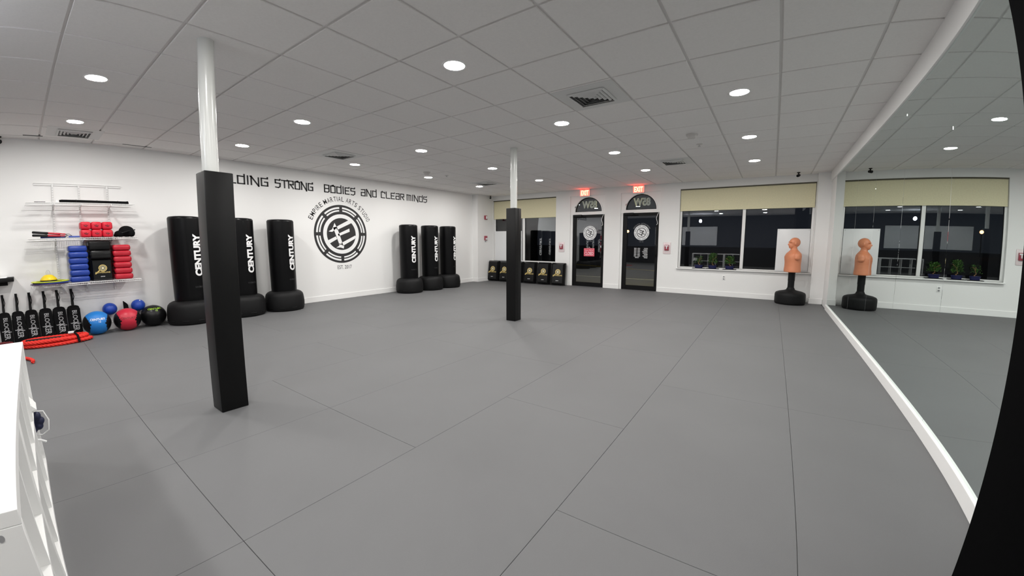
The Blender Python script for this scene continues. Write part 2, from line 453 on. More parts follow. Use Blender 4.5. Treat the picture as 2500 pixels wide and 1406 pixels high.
def arc_text(s, h, r, a0, a1, fn, bold=0.0, m=1):
    """letters along an arc from angle a0 to a1"""
    out = B(); n = len(s)
    wts = [(.45 if ch in ' I' else (1.25 if ch in 'MW' else 1.0)) for ch in s]; tot = sum(wts); acc = 0
    for ch, wt in zip(s, wts):
        a = a0 + (a1 - a0) * (acc + wt / 2) / tot; acc += wt
        if ch == ' ': continue
        wd = abs(a1 - a0) * r / tot * wt * (.80 if ch != 'I' else .35)
        t = text2d(ch, h, bold, width=wd)
        ca, sa = math.cos(a - math.pi / 2), math.sin(a - math.pi / 2)
        mapbm(t, lambda u, v: fn(*(lambda q: (q[0] * ca - q[1] * sa, q[0] * sa + q[1] * ca))((u, v + r))))
        merge(out, t)
    return out
# --- wall emblem
RL = .66
t = thing('wall_emblem', 'round black and white emblem with a slanted E painted on the left wall', 'wall emblem', (XL + .001, 5.02, 1.49))
F0 = lambda u, v: (.0010, u * RL, v * RL); F1 = lambda u, v: (.0022, u * RL, v * RL); F2 = lambda u, v: (.0034, u * RL, v * RL)
bm = B(); flat(bm, [(math.cos(2 * math.pi * i / 96), math.sin(2 * math.pi * i / 96)) for i in range(96)], F0); obj('black_disc', bm, 'wall print', t, smooth=0)
bm = B(); ring(bm, .55, .68, 0, 2 * math.pi, F1); segs(bm, .775, .825, F1, gap=.075); segs(bm, .865, .925, F1, gap=.06)
obj('white_rings', bm, 'white print', t, smooth=0)
bm = B()
for p in epolys(): flat(bm, p, F2)
obj('letter', bm, 'white print', t, smooth=0)
bm = arc_text('EMPIRE MARTIAL ARTS STUDIO', .105, .74, R(157), R(23), lambda u, v: (.001, u, v), .004)
obj('arc_lettering', bm, 'wall print', t, smooth=0)
bm = mapbm(text2d('EST. 2017', .085, .0, width=.36), lambda u, v: (.001, .04 + u, -.80 + v)); obj('date_lettering', bm, 'wall print', t, smooth=0)
# --- slogan in angular brush strokes
G = {'B': [[(0, 0), (0, 1), (1, .97), (1, .56)], [(0, .5), (1, .5), (1, .1), (.75, 0), (0, 0)]], 'U': [[(0, 1), (0, 0), (1, 0), (1, 1)]], 'I': [[(.5, 0), (.5, 1)]],
     'L': [[(0, 1), (0, 0), (1.1, 0)]], 'd': [[(1, 1.12), (1, 0), (0, 0), (0, .9)], [(0, .9), (.9, .86)]], 'N': [[(0, 0), (0, 1), (-.12, 1)], [(0, 1), (1, -.12)], [(1, -.12), (1, .9)]],
     'G': [[(1, 1.05), (1, .9), (0, .9), (0, 0), (1, 0), (1, .46), (.5, .46)]], 'S': [[(1, 1.02), (.9, .9), (0, .92), (0, .52), (1, .5), (.95, .1), (.6, -.05), (0, 0)]],
     'T': [[(-.15, .92), (1.1, .92), (1.15, 1.02)], [(.5, .92), (.5, 0)]], 'R': [[(0, 0), (0, .95), (1, .95), (1, .5), (.3, .5)], [(.35, .5), (1, .0)]],
     'O': [[(0, 0), (0, .92), (1, .92), (1, 0), (0, 0)], [(.3, 1.0), (.62, 1.05), (.62, .95)]], 'E': [[(1, 1.0), (.95, .9), (0, .9), (0, 0), (1, 0)], [(0, .47), (.85, .47)]],
     'a': [[(0, .9), (1, .95), (1, 0), (0, 0), (0, .5), (1, .5)]], 'C': [[(1, .7), (1, .9), (0, .9), (0, 0), (1, 0)], [(.3, .9), (.3, 1.03)]],
     'm': [[(-.1, .95), (1, .88)], [(0, 0), (0, .95)], [(.5, 0), (.5, .92)], [(1, 0), (1, .9)]]}
def strokes(word, y0, y1, zb, h, th, fn):
    bm = B(); wts = [.42 if ch == 'I' else (1.15 if ch in 'mN' else 1) for ch in word]; tot = sum(wts); acc = 0; W_ = y1 - y0
    for ch, wt in zip(word, wts):
        a = y0 + W_ * acc / tot; cw = W_ * wt / tot; acc += wt; gap = cw * (.15 if ch != 'I' else .3)
        for pl in G[ch]:
            for p, q in zip(pl, pl[1:]):
                P = Vector((a + gap + p[0] * (cw - 2 * gap), zb + p[1] * h)); Q = Vector((a + gap + q[0] * (cw - 2 * gap), zb + q[1] * h))
                d = (Q - P); L = d.length; d.normalize(); n_ = Vector((-d.y, d.x)) * th / 2 * (1.0 if abs(d.y) > .6 else .8); e = d * th * .35
                flat(bm, [tuple(P - e - n_), tuple(Q + e - n_), tuple(Q + e + n_), tuple(P - e + n_)], fn)
    return bm
t = thing('wall_slogan', 'black brush-style slogan BUILDING STRONG BODIES AND CLEAR MINDS on left wall', 'wall lettering', (XL + .001, 2.35, 2.41))
for wd, a, b in (('BUILdING', 2.36, 3.49), ('STRONG', 3.595, 4.40), ('BOdIES', 4.63, 5.425), ('aNd', 5.555, 6.02), ('CLEaR', 6.125, 6.885), ('mINdS', 6.945, 7.70)):
    obj('word', strokes(wd, a - 2.35, b - 2.35, 0, .155, .029, lambda u, v: (.0012, u, v)), 'wall print', t, smooth=0)

# --- decals on the door glass (reversed, read from the street)
def decal(cx, label):
    yb = YF + .0525
    t = thing('door_emblem', label, 'window decal', (cx, yb, 1.56), 0, 'white emblem decals on the door glass')
    r = .205
    f0 = lambda u, v: (-u * r, -.0002, v * r); f1 = lambda u, v: (-u * r, -.0008, v * r)
    bm = B(); flat(bm, [(math.cos(2 * math.pi * i / 64), math.sin(2 * math.pi * i / 64)) for i in range(64)], f0); obj('white_disc', bm, 'board white', t, smooth=0)
    bm = B(); ring(bm, .56, .64, 0, 2 * math.pi, f1); obj('black_ring', bm, 'wall print', t, smooth=0)
    bm = B(); segs(bm, .78, .83, f1, gap=.075); segs(bm, .87, .92, f1, gap=.06); obj('grey_segments', bm, 'silver print', t, smooth=0)
    bm = B()
    for p in epolys(): flat(bm, [(u * .86, v * .86) for u, v in p], f1)
    obj('letter', bm, 'wall print', t, smooth=0)
    obj('arc_lettering', arc_text('EMPIRE MARTIAL ARTS STUDIO', .036, .222, R(155), R(25), lambda u, v: (-u, -.0002, v), .004), 'silver print', t, smooth=0)
    obj('date_lettering', mapbm(text2d('EST. 2017', .022, .002, width=.11), lambda u, v: (-u, -.0002, -.255 + v)), 'silver print', t, smooth=0)
decal(-4.51, 'round white emblem decal on the glass of the left door, above the red sign'); decal(-3.015, 'round white emblem decal on the glass of the right door, above the opening hours')
t = thing('opening_hours', 'white reversed opening hours lettering on the glass of the right door', 'window lettering', (-3.02, YF + .0523, .86))
for i, (dn, hr) in enumerate((('MONDAY', '4:00 - 9:00'), ('TUESDAY', '4:00 - 9:00'), ('WEDNESDAY', '4:00 - 9:00'), ('THURSDAY', '4:00 - 9:00'), ('FRIDAY', '4:00 - 9:00'), ('SATURDAY', '9:00 - 1:00'), ('SUNDAY', 'CLOSED'))):
    z = .262 - i * .041
    obj('day_name', mapbm(text2d(dn, .026, .02, width=.0165 * len(dn)), lambda u, v: (.185 - .0165 * len(dn) / 2 - u, -.0002, z + v)), 'board white', t, smooth=0)
    obj('hours_text', mapbm(text2d(hr, .026, .02, width=.165 if i < 6 else .1), lambda u, v: (-.10 - u, -.0002, z + v)), 'board white', t, smooth=0)
t = thing('closed_sign', 'red and white CLOSED sign hanging on the glass of the left door', 'sign', (-4.52, YF + .045, .885))
bm = B(); box(bm, -.165, .165, -.002, .002, 0, .235, bevel=.001); obj('board', bm, 'sign red', t)
bm = B(); 
for a in ((-.15, .15, .012, .018), (-.15, .15, .217, .223), (-.15, -.144, .018, .217), (.144, .15, .018, .217)): box(bm, a[0], a[1], -.003, -.0022, a[2], a[3])
obj('border', bm, 'sign pink', t, smooth=0)
bm = mapbm(text2d("Sorry We're", .045, .012, width=.25), lambda u, v: (u, -.0028, .155 + v)); obj('small_lettering', bm, 'sign pink', t, smooth=0)
bm = mapbm(text2d('CLOSED', .10, .03, width=.265), lambda u, v: (u, -.0028, .035 + v)); obj('large_lettering', bm, 'sign pink', t, smooth=0)
bm = B(); tube(bm, [(-.06, 0, .235), (0, .004, .262), (.06, 0, .235)], .0015); ball(bm, (0, .002, .262), .012, (1, .4, 1)); obj('hanger', bm, 'clear cover', t)
bm = B(); box(bm, -4.17, -4.095, YF + .028, YF + .034, 1.14, 1.20, bevel=.001); tag(obj('notice_card', bm, 'board white'), 'small white card beside the handle of the left door', 'card')
for x, l in ((-4.09, 'thin white cable hanging at the top right of the left door'), (-2.575, 'thin white cable hanging at the top right of the right door')):
    bm = B(); tube(bm, [(x, YF + .02, 2.08), (x - .02, YF - .005, 2.02), (x - .045, YF - .02, 1.93), (x - .02, YF - .01, 1.84), (x - .015, YF, 1.79), (x - .035, YF - .01, 1.76)], .006); tag(obj('cable', bm, 'white print'), l, 'cable', 'white door cables')

# ------------------------------------------------------------------ ceiling fittings
t0 = None
RX = [(-.35, 'in the row beside the mirrors'), (-2.343, 'in the second row from the mirrors'), (-4.933, 'in the third row from the mirrors'), (-6.825, 'in the row along the lettered left wall')]
RY = [(8.325, 'nearest the doors'), (6.443, 'second from the doors'), (4.51, 'third from the doors'), (2.53, 'fourth from the doors'), (.575, 'fifth from the doors'), (-1.4, 'farthest from the doors')]
for rx, rl in RX:
    for ry, cl in RY:
        lab = 'round recessed ceiling light %s, %s' % (rl, cl)
        if t0 is None:
            t0 = thing('recessed_light', lab, 'ceiling light', (rx, ry, ZC), 0, 'recessed ceiling lights')
            bm = B(); n = 40
            for r0, r1, z0, z1 in ((.088, .105, -.004, -.004), (.105, .108, -.004, 0), (.088, .086, -.004, .0)):
                prev = None
                ra = [bm.verts.new((r0 * math.cos(2 * math.pi * i / n), r0 * math.sin(2 * math.pi * i / n), z0)) for i in range(n)]
                rb = [bm.verts.new((r1 * math.cos(2 * math.pi * i / n), r1 * math.sin(2 * math.pi * i / n), z1)) for i in range(n)]
                for i in range(n): bm.faces.new((ra[i], ra[(i + 1) % n], rb[(i + 1) % n], rb[i]))
            obj('trim_ring', bm, 'trim paint', t0)
            bm = B(); bmesh.ops.create_circle(bm, cap_ends=True, segments=n, radius=.0875, matrix=Matrix.Translation((0, 0, -.003)) @ Matrix.Rotation(math.pi, 4, 'X'))
            o = obj('diffuser', bm, 'diffuser', t0, smooth=0)
        else: dup(t0, (rx, ry, ZC), 0, lab)
def vent(x, y, rz, label, h=.2):
    t = thing('ceiling_vent', label, 'air vent', (x, y, ZC), rz, 'square ceiling vents')
    bm = B(); box(bm, -.32, .32, -.32, .32, -.002, .004); obj('plate', bm, 'vent white', t, smooth=0)
    bm = B(); box(bm, -h + .01, h - .01, -h + .01, h - .01, -.0035, -.002); obj('throat', bm, 'vent dark', t, smooth=0)
    bm = B(); n = 5
    for k in range(n):
        a = h * (1 - k / n); b = a - h / n * .5
        z0, z1 = -.022, -.004
        q = [(-a, -a), (a, -a), (a, a), (-a, a)]; p = [(-b, -b), (b, -b), (b, b), (-b, b)]
        va = [bm.verts.new((*c_, z1)) for c_ in q]; vb = [bm.verts.new((*c_, z0 + .004)) for c_ in p]; vc = [bm.verts.new((*c_, z0)) for c_ in p]; vd = [bm.verts.new((*c_, z1 - .004)) for c_ in q]
        for i in range(4):
            j = (i + 1) % 4
            bm.faces.new((va[i], va[j], vb[j], vb[i])); bm.faces.new((vd[i], vd[j], vc[j], vc[i]))
    obj('louvres', bm, 'vent white', t, smooth=0)
vent(-1.66, 3.87, 0, 'square ceiling vent with dark louvres, between the first and second light rows from the mirrors')
vent(-1.65, 7.73, 0, 'square ceiling vent in front of the doors and the right window')
vent(-6.31, 3.87, 0, 'square ceiling vent above the middle of the wall slogan'); vent(-7.53, .62, 0, 'square ceiling vent above the wall shelves'); vent(-6.31, 7.98, 0, 'square ceiling vent over the group of three far punching bags')
for x, y, l in ((-1.03, 5.91, 'round smoke detector near the mirror side of the ceiling'), (-6.34, 5.94, 'round smoke detector near the left wall above the emblem')):
    t = thing('smoke_detector', l, 'smoke detector', (x, y, ZC), 0, 'smoke detectors')
    bm = B(); lathe(bm, [(.075, 0), (.078, -.012), (.074, -.02)]); obj('mounting_plate', bm, 'detector plastic', t)
    bm = B(); lathe(bm, [(.06, -.02), (.058, -.042), (.045, -.055), (.02, -.058)]); obj('sensor', bm, 'detector plastic', t)
for x, y, l in ((-1.03, 6.55, 'small ceiling sprinkler behind the mirror side smoke detector'), (-6.29, 6.5, 'small ceiling sprinkler behind the left smoke detector')):
    t = thing('sprinkler', l, 'sprinkler', (x, y, ZC), 0, 'ceiling sprinklers')
    bm = B(); lathe(bm, [(.045, 0), (.045, -.006), (.02, -.012)], 24); obj('rose', bm, 'detector plastic', t)
    bm = B(); lathe(bm, [(.01, -.012), (.01, -.03), (.022, -.032), (.022, -.036)], 20); obj('deflector', bm, 'steel', t)
def camera_thing(loc, rz, label):
    t = thing('security_camera', label, 'security camera', loc, rz, 'small black security cameras')
    bm = B(); lathe(bm, [(.03, 0), (.032, -.012), (.012, -.02), (.01, -.045)], 20); obj('mount', bm, 'black plastic', t)
    bm = B(); tube(bm, [(-.035, 0, -.058), (.045, 0, -.078)], .028, 16); obj('body', bm, 'black plastic', t)
    bm = B(); tube(bm, [(.045, 0, -.078), (.05, 0, -.0795)], .02, 16); obj('lens', bm, 'lens glass', t)
camera_thing((-7.93, 10.25, ZC), R(-60), 'small black security camera on the ceiling in the far left corner'); camera_thing((.42, 10.1, ZC), R(-110), 'small black security camera on the ceiling above the right window'); camera_thing((-8.1, -.29, ZC), R(20), 'small black security camera at the top of the left wall, left edge of the photo')
# exit signs
def exit_sign(x, label):
    t = thing('exit_sign', label, 'exit sign', (x, YF - .03, 2.605), 0, 'red lit exit signs')
    bm = B(); box(bm, -.155, .155, -.022, .03, 0, .195, bevel=.006); obj('housing', bm, 'trim paint', t)
    bm = B(); box(bm, -.14, .14, -.026, -.021, .012, .183, bevel=.002); obj('face', bm, 'exit face', t)
    bm = mapbm(text2d('EXIT', .135, .025, width=.23), lambda u, v: (u, -.0268, .03 + v)); obj('lettering', bm, 'exit letters', t, smooth=0)
exit_sign(-4.645, 'red lit EXIT sign above the left door'); exit_sign(-3.10, 'red lit EXIT sign above the right door')
# fire alarm pulls under clear covers, strobe, outlet
def pull(loc, rz, label):
    t = thing('alarm_pull', label, 'fire alarm pull', loc, rz, 'fire alarm pulls')
    bm = B(); box(bm, -.095, .095, -.012, 0, -.15, .15, bevel=.01); obj('cover', bm, 'clear cover', t)
    bm = B(); box(bm, -.055, .055, -.045, -.012, -.06, .085, bevel=.008); obj('body', bm, 'alarm red', t)
    bm = B(); box(bm, -.045, .045, -.058, -.045, .045, .07, bevel=.004); box(bm, -.012, .012, -.056, -.045, -.02, .045, bevel=.003); obj('handle', bm, 'board white', t)
pull((-5.395, YF, 1.145), 0, 'red fire alarm pull under a clear cover left of the left door'); pull((-2.325, YF, 1.155), 0, 'red fire alarm pull under a clear cover right of the right door')
t = thing('fire_strobe', 'red fire alarm strobe high on the pilaster by the left window', 'fire alarm strobe', (-8.0, 10.05, 2.09))
bm = B(); box(bm, 0, .05, -.055, .055, -.065, .065, bevel=.006); obj('body', bm, 'alarm red', t)
bm = B(); box(bm, .05, .075, -.03, .03, -.045, .045, bevel=.008); obj('lens', bm, 'board white', t)
t = thing('alarm_box', 'red fire alarm call box on the pilaster below the strobe', 'fire alarm', (-8.0, 10.05, 1.42))
bm = B(); box(bm, 0, .045, -.06, .06, -.07, .07, bevel=.006); obj('body', bm, 'alarm red', t)
bm = B(); box(bm, .045, .06, -.045, .045, -.05, .0, bevel=.004); obj('handle', bm, 'board white', t)
bm = B(); box(bm, 0, .02, -.03, .02, -.13, -.09, bevel=.004); obj('tag', bm, 'silver print', t)
t = thing('wall_outlet', 'white power outlet under the right window', 'power outlet', (-.947, YF, .455))
bm = B(); box(bm, -.038, .038, -.006, 0, -.06, .06, bevel=.003); obj('plate', bm, 'trim paint', t)
for dz in (-.026, .026):
    bm = B(); box(bm, -.017, .017, -.0085, -.006, dz - .015, dz + .015, bevel=.004); box(bm, -.008, -.005, -.009, -.0084, dz - .005, dz + .008); box(bm, .005, .008, -.009, -.0084, dz - .005, dz + .008); obj('socket', bm, 'silver print', t)
# white boards standing in the windows
bm = B(); box(bm, .105, .735, YF + .062, YF + .072, .662, 1.63, bevel=.002)
o = tag(obj('white_board', bm, 'board white'), 'white board standing in the right window behind the torso dummy', 'board', 'white boards in the windows')
for x in (.13, .71):
    bm = B(); lathe(bm, [(.008, 0), (.008, .004), (.004, .006)], 12); bmesh.ops.rotate(bm, verts=bm.verts[:], cent=(0, 0, 0), matrix=Matrix.Rotation(R(90), 3, 'X')); bmesh.ops.translate(bm, verts=bm.verts[:], vec=(x, YF + .062, 1.605)); obj('screw', bm, 'steel', o)
bm = B(); box(bm, -7.94, -6.87, YF + .055, YF + .064, .662, 1.65, bevel=.002)
tag(obj('white_board', bm, 'board white'), 'white board standing in the left window behind the far column', 'board', 'white boards in the windows')

# ------------------------------------------------------------------ columns with padded wraps
def column(x, y, zt, s, tilt, label, flap=True):
    t = thing('support_column', label, 'column', (x, y, 0), 0, 'support columns with black pads')
    bm = B(); lathe(bm, [(.055, 0.0), (.055, ZC)], 32); obj('pole', bm, 'enamel white', t)
    bm = B(); box(bm, -s / 2, s / 2, -s / 2, s / 2, 0.0, zt, bevel=.007, seg=3, mtx=tilt); p = obj('pad', bm, 'black pad cover', t)
    if not flap: return
    bm = B(); box(bm, s * .5 - .001, s * .5 + .0015, -.012, .012, .01, zt - .01, mtx=tilt); obj('seam_flap', bm, 'black plastic', p, smooth=0)
column(-3.49, 1.065, 1.835, .192, Matrix.Rotation(R(-.75), 4, 'X'), 'near white support column wrapped in a tall black pad', False)
column(-3.59, 5.255, 1.845, .178, Matrix(), 'far white support column wrapped in a tall black pad, in front of the left window')

# ------------------------------------------------------------------ free-standing punching bags
def wrap_text(s, h, wd, r, ang, zc, vertical=True, bold=.02):
    bm = text2d(s, h, bold, width=wd)
    bmesh.ops.translate(bm, verts=bm.verts[:], vec=(0, -h / 2, 0))
    if vertical:
        cuts(bm, 1, .012, -h / 2, h / 2)
        return mapbm(bm, lambda u, v: (r * math.cos(ang - v / r), r * math.sin(ang - v / r), zc + u))
    cuts(bm, 0, .012, -wd / 2, wd / 2)
    return mapbm(bm, lambda u, v: (r * math.cos(ang + u / r), r * math.sin(ang + u / r), zc + v))
def make_bag(label, group):
    t = thing('punching_bag', label, 'punching bag', (0, 0, 0), 0, group)
    bm = B()
    lathe(bm, [(.30, 0), (.325, .006), (.338, .03), (.347, .10), (.349, .16), (.342, .23), (.335, .28), (.325, .315), (.30, .345), (.265, .365), (.235, .372), (.215, .37), (.2, .36)], 56)
    for k in range(10):
        a = k * 2 * math.pi / 10
        box(bm, -.045, .045, -.004, .004, -.006, .006, bevel=.003, seg=1, mtx=Matrix.Rotation(a, 4, 'Z') @ Matrix.Translation((0, -.344, .07)))
    obj('base', bm, 'black rubber', t, smooth=50)
    bm = B()
    rnd = random.Random(3)
    lathe(bm, [(.205, .358), (.217, .362), (.222, .38), (.225, .45), (.2275, .9), (.2305, 1.4), (.231, 1.69), (.230, 1.705), (.224, 1.722), (.21, 1.735), (.17, 1.742), (.02, 1.744)], 64)
    for v in bm.verts:
        a = math.atan2(v.co.y, v.co.x); k = .0016 * math.sin(9 * a + 2) * (1 if v.co.z > 1.6 or v.co.z < .42 else .3)
        v.co.x += k * math.cos(a); v.co.y += k * math.sin(a)
    b = obj('bag', bm, 'black satin vinyl', t, smooth=50)
    for z in (1.70, .375):
        bm = B(); rr = .2305 if z > 1 else .2225
        tube(bm, [(rr * math.cos(2 * math.pi * i / 48), rr * math.sin(2 * math.pi * i / 48), z) for i in range(48)], .0035, 6, True)
        obj('piping', bm, 'black plastic', b, smooth=50)
    obj('lettering', wrap_text('CENTURY', .122, .68, .2345, 0, 1.118, True, .05), 'white print', t, smooth=0)
    obj('model_lettering', wrap_text('WAVEMASTER', .03, .16, .2325, .0, .60, False, .01), 'grey print', t, smooth=0)
    return t
gn, gf = 'punching bags near the shelves', 'punching bags beyond the emblem'
bag = make_bag('black punching bag left of the near column, next to the exercise balls', gn)
bag.location = (-7.835, 1.965, 0); bag.rotation_euler = (0, 0, R(23))
for x, y, a, l, g in ((-7.83, 2.76, 22, 'black punching bag partly hidden behind the near column', gn), (-7.83, 3.49, 22, 'black punching bag right of the near column, next to the emblem', gn),
                      (-7.83, 6.66, -8, 'black punching bag nearest the emblem in the far group of three', gf), (-7.83, 7.40, 5, 'middle black punching bag in the far group of three', gf), (-7.83, 8.10, 13, 'black punching bag nearest the window in the far group of three', gf)):
    dup(bag, (x, y, 0), R(a), l, g)

# ------------------------------------------------------------------ kick shields with a target print
def target(bm_y, bm_w, cx, cz, r, f):
    ring(bm_y, r * .78, r, 0, 2 * math.pi, f, 40); ring(bm_w, r * .52, r * .66, 0, 2 * math.pi, f, 40); ring(bm_w, 0.02 * r, r * .34, 0, 2 * math.pi, f, 24)
def make_shield(name, w_, h_, d_, label, group, cat='kick shield'):
    """local: front faces -Y, base at z=0"""
    t = thing(name, label, cat, (0, 0, 0), 0, group)
    bm = B(); box(bm, -w_ / 2, w_ / 2, 0, d_ * .55, 0, h_, bevel=.012)
    q = [(-w_ / 2 + .004, .004), (w_ / 2 - .004, .004), (w_ / 2 - .004, h_ - .004), (-w_ / 2 + .004, h_ - .004)]; i_ = .055 if w_ > .3 else .022
    p = [(-w_ / 2 + i_, i_), (w_ / 2 - i_, i_), (w_ / 2 - i_, h_ - i_), (-w_ / 2 + i_, h_ - i_)]
    va = [bm.verts.new((x, .002, z)) for x, z in q]; vb = [bm.verts.new((x, -d_ * .45, z)) for x, z in p]
    for i in range(4): bm.faces.new((va[i], va[(i + 1) % 4], vb[(i + 1) % 4], vb[i]))
    bm.faces.new(vb)
    obj('body', bm, 'black vinyl', t, smooth=20)
    yf = -d_ * .45 - .0008; fy = lambda u, v: (u, yf, v)
    k = w_ / .37; bmy, bmw = B(), B(); cz = h_ * .58
    target(bmy, bmw, 0, 0, .072 * k, lambda u, v: (u + .01 * k, yf, cz + v))
    flat(bmy, [(-.13 * k, cz - .11 * k), (-.115 * k, cz - .125 * k), (-.03 * k, cz - .045 * k), (-.045 * k, cz - .03 * k)], fy)
    merge(bmy, mapbm(text2d('POWERLINE', .03 * k, .015, width=.25 * k), lambda u, v: (u + .005 * k, yf, cz - .105 * k + v)))
    obj('target_print', bmy, 'gold print', t, smooth=0); obj('target_rings', bmw, 'cream print', t, smooth=0)
    bm = mapbm(text2d('CENTURY', .018 * k, .02, width=.075 * k), lambda u, v: (u, yf, h_ * .17 + v)); obj('name_print', bm, 'white print', t, smooth=0)
    return t
sh = make_shield('kick_shield', .425, .66, .18, 'black kick shield leaning below the left window, first from the corner', 'kick shields below the left window')
def lean(o, x, y, a, rz, lab):
    return dup(o, (x, y, .02), (R(a), 0, R(rz)), lab)
sp = [(-7.80, 'black kick shield under the left window, nearest the left corner'), (-7.33, 'black kick shield second from the left corner, just left of the far column'), (-6.86, 'black kick shield mostly hidden behind the far column'),
      (-6.36, 'black kick shield under the left window, just right of the far column'), (-5.87, 'black kick shield under the left window, second from the left door'), (-5.37, 'shiny black kick shield standing nearest the left door')]
for i, (x, l) in enumerate(sp):
    if i == 0: sh.location = (x, 10.19, .02); sh.rotation_euler = (R(-9), 0, R(4)); sh['label'] = l
    else: lean(sh, x, 10.19, -9 if i < 5 else -8, [4, 3, 2, 6, 4, 8][i], l)

# ------------------------------------------------------------------ torso dummy on its weighted base
t = thing('torso_dummy', 'tan bald male torso training dummy on a black round base by the right window', 'training dummy', (.425, 10.04, 0), math.atan2(-.36, -.93))
bm = B()
prof = [(.135, .185, .69, 0), (.14, .195, .70, 0), (.14, .195, .74, 0), (.132, .19, .82, 0), (.132, .192, .90, .0), (.138, .2, .98, .003), (.134, .205, 1.04, 0), (.118, .19, 1.09, -.008), (.095, .145, 1.13, -.012), (.072, .09, 1.16, -.012), (.062, .066, 1.185, -.006), (.060, .062, 1.215, .0), (.058, .06, 1.25, .0)]
rings = []
for a, b, z, cx in prof:
    ringv = []
    for i in range(40):
        th = 2 * math.pi * i / 40; c_, s_ = math.cos(th), math.sin(th)
        e = 2 / 2.5 if z < 1.1 else 1.0
        ringv.append(bm.verts.new((cx + a * math.copysign(abs(c_) ** e, c_), b * math.copysign(abs(s_) ** e, s_), z)))
    rings.append(ringv)
for a, b in zip(rings, rings[1:]):
    for i in range(40): bm.faces.new((a[i], a[(i + 1) % 40], b[(i + 1) % 40], b[i]))
bm.faces.new(list(reversed(rings[0]))); bm.faces.new(rings[-1])
for sy in (-1, 1):
    ball(bm, (-.005, sy * .178, 1.035), .080, (.95, .8, 1.0)); ball(bm, (-.0, sy * .205, 1.0), .06, (1, .7, .8))
    ball(bm, (.085, sy * .08, 1.01), .085, (.55, 1, .62))
H_ = [((-.012, 0, 1.325), .1, (1.0, .80, .98)), ((.03, 0, 1.265), .07, (.95, .82, .95)), ((.058, 0, 1.225), .035, (.9, 1.0, .75)), ((.094, 0, 1.285), .017, (1.3, .8, 1.2)), ((.083, 0, 1.308), .016, (.9, .7, 1.6)),
      ((.075, .03, 1.335), .022, (.8, 1.4, .5)), ((.075, -.03, 1.335), .022, (.8, 1.4, .5)), ((.083, 0, 1.252), .02, (.8, 1.1, .45)), ((.078, 0, 1.24), .018, (.8, 1.1, .4)), ((0, .078, 1.30), .026, (.6, .4, 1.2)), ((0, -.078, 1.30), .026, (.6, .4, 1.2))]
for c_, r_, k_ in H_: ball(bm, (c_[0] * 1.1 + .0, c_[1] * 1.1, 1.20 + (c_[2] - 1.20) * 1.0), r_ * 1.08, k_)
ball(bm, (.092, 0, 1.285), .017, (1.1, .8, 1.2)); ball(bm, (.083, 0, 1.305), .016, (.8, .7, 1.6)); ball(bm, (.075, .03, 1.333), .022, (.7, 1.4, .5)); ball(bm, (.075, -.03, 1.333), .022, (.7, 1.4, .5)); ball(bm, (.083, 0, 1.252), .02, (.7, 1.1, .45)); ball(bm, (.078, 0, 1.24), .018, (.7, 1.1, .4))
o = obj('torso', bm, 'skin rubber', t, smooth=0)
o.data.polygons.foreach_set('use_smooth', [True] * len(o.data.polygons))
md = o.modifiers.new('r', 'REMESH'); md.mode = 'VOXEL'; md.voxel_size = .0065; md.use_smooth_shade = True
md = o.modifiers.new('s', 'SMOOTH'); md.iterations = 5; md.factor = .5
bm = B(); tube(bm, [(.1405 * math.cos(2 * math.pi * i / 40), .1955 * math.sin(2 * math.pi * i / 40), .77) for i in range(40)], .003, 6, True); obj('waist_seam', bm, 'skin rubber', t)
bm = B(); lathe(bm, [(.062, .32), (.062, .50), (.066, .502), (.066, .69)], 32); obj('post', bm, 'black plastic', t)
bm = B(); lathe(bm, [(.27, 0), (.283, .01), (.292, .05), (.292, .19), (.287, .225), (.27, .25), (.22, .272), (.12, .295), (.085, .31), (.07, .345), (.062, .36)], 56); obj('base', bm, 'black rubber', t, smooth=50)

# ------------------------------------------------------------------ bonsai on the sill
def bonsai(x, label, seed, dense, h):
    rnd = random.Random(seed)
    t = thing('bonsai', label, 'potted plant', (x, YF - .015, .66), 0, 'bonsai on the window sill')
    bm = B(); box(bm, -.15, .15, -.055, .055, 0, .014, bevel=.004); obj('tray', bm, 'black plastic', t)
    bm = B(); rr = lathe(bm, [(.075, .014), (.085, .018), (.098, .075), (.104, .08), (.104, .09), (.094, .09), (.09, .078)], 28)
    for v in bm.verts: v.co.y *= .46
    obj('pot', bm, 'pot blue', t)
    tr = [(0, 0, .07), (.02, 0, .10), (-.015, .005, .13), (.01, 0, .16 + h * .2), (.0, 0, .12 + h * .6)]
    bm = B(); tube(bm, tr, lambda u: .012 * (1 - .6 * u), 8)
    for k in range(4):
        a = rnd.uniform(0, 6.28); tube(bm, [tr[3], (.04 * math.cos(a), .02 * math.sin(a), .16 + h * .4), (.09 * math.cos(a), .03 * math.sin(a), .16 + h * .6)], .004, 6)
    obj('trunk', bm, 'bark', t)
    bm = B()
    for k in range(dense):
        a = rnd.uniform(0, 6.28); rr_ = rnd.random() ** .5; zz = rnd.random()
        c_ = Vector((rr_ * .13 * math.cos(a) * (1 - .4 * zz), rr_ * .05 * math.sin(a), .14 + h * zz))
        d = Vector((rnd.uniform(-1, 1), rnd.uniform(-1, 1), rnd.uniform(-.3, 1))).normalized(); s_ = d.cross(Vector((rnd.uniform(-1, 1), .3, .5))).normalized()
        L, w_ = rnd.uniform(.02, .034), .008
        n_ = d.cross(s_) * .002
        q = [c_, c_ + d * L * .5 + s_ * w_ + n_, c_ + d * L, c_ + d * L * .5 - s_ * w_ + n_]
        vs = [bm.verts.new(p) for p in q] ; bm.faces.new(vs)
    obj('foliage', bm, 'leaf green', t, smooth=0)
bonsai(-1.53, 'sparse bonsai in a dark blue pot, left of three on the sill', 1, 130, .17)
bonsai(-1.215, 'leafy bonsai in a dark blue pot, middle of three on the sill', 2, 420, .24)
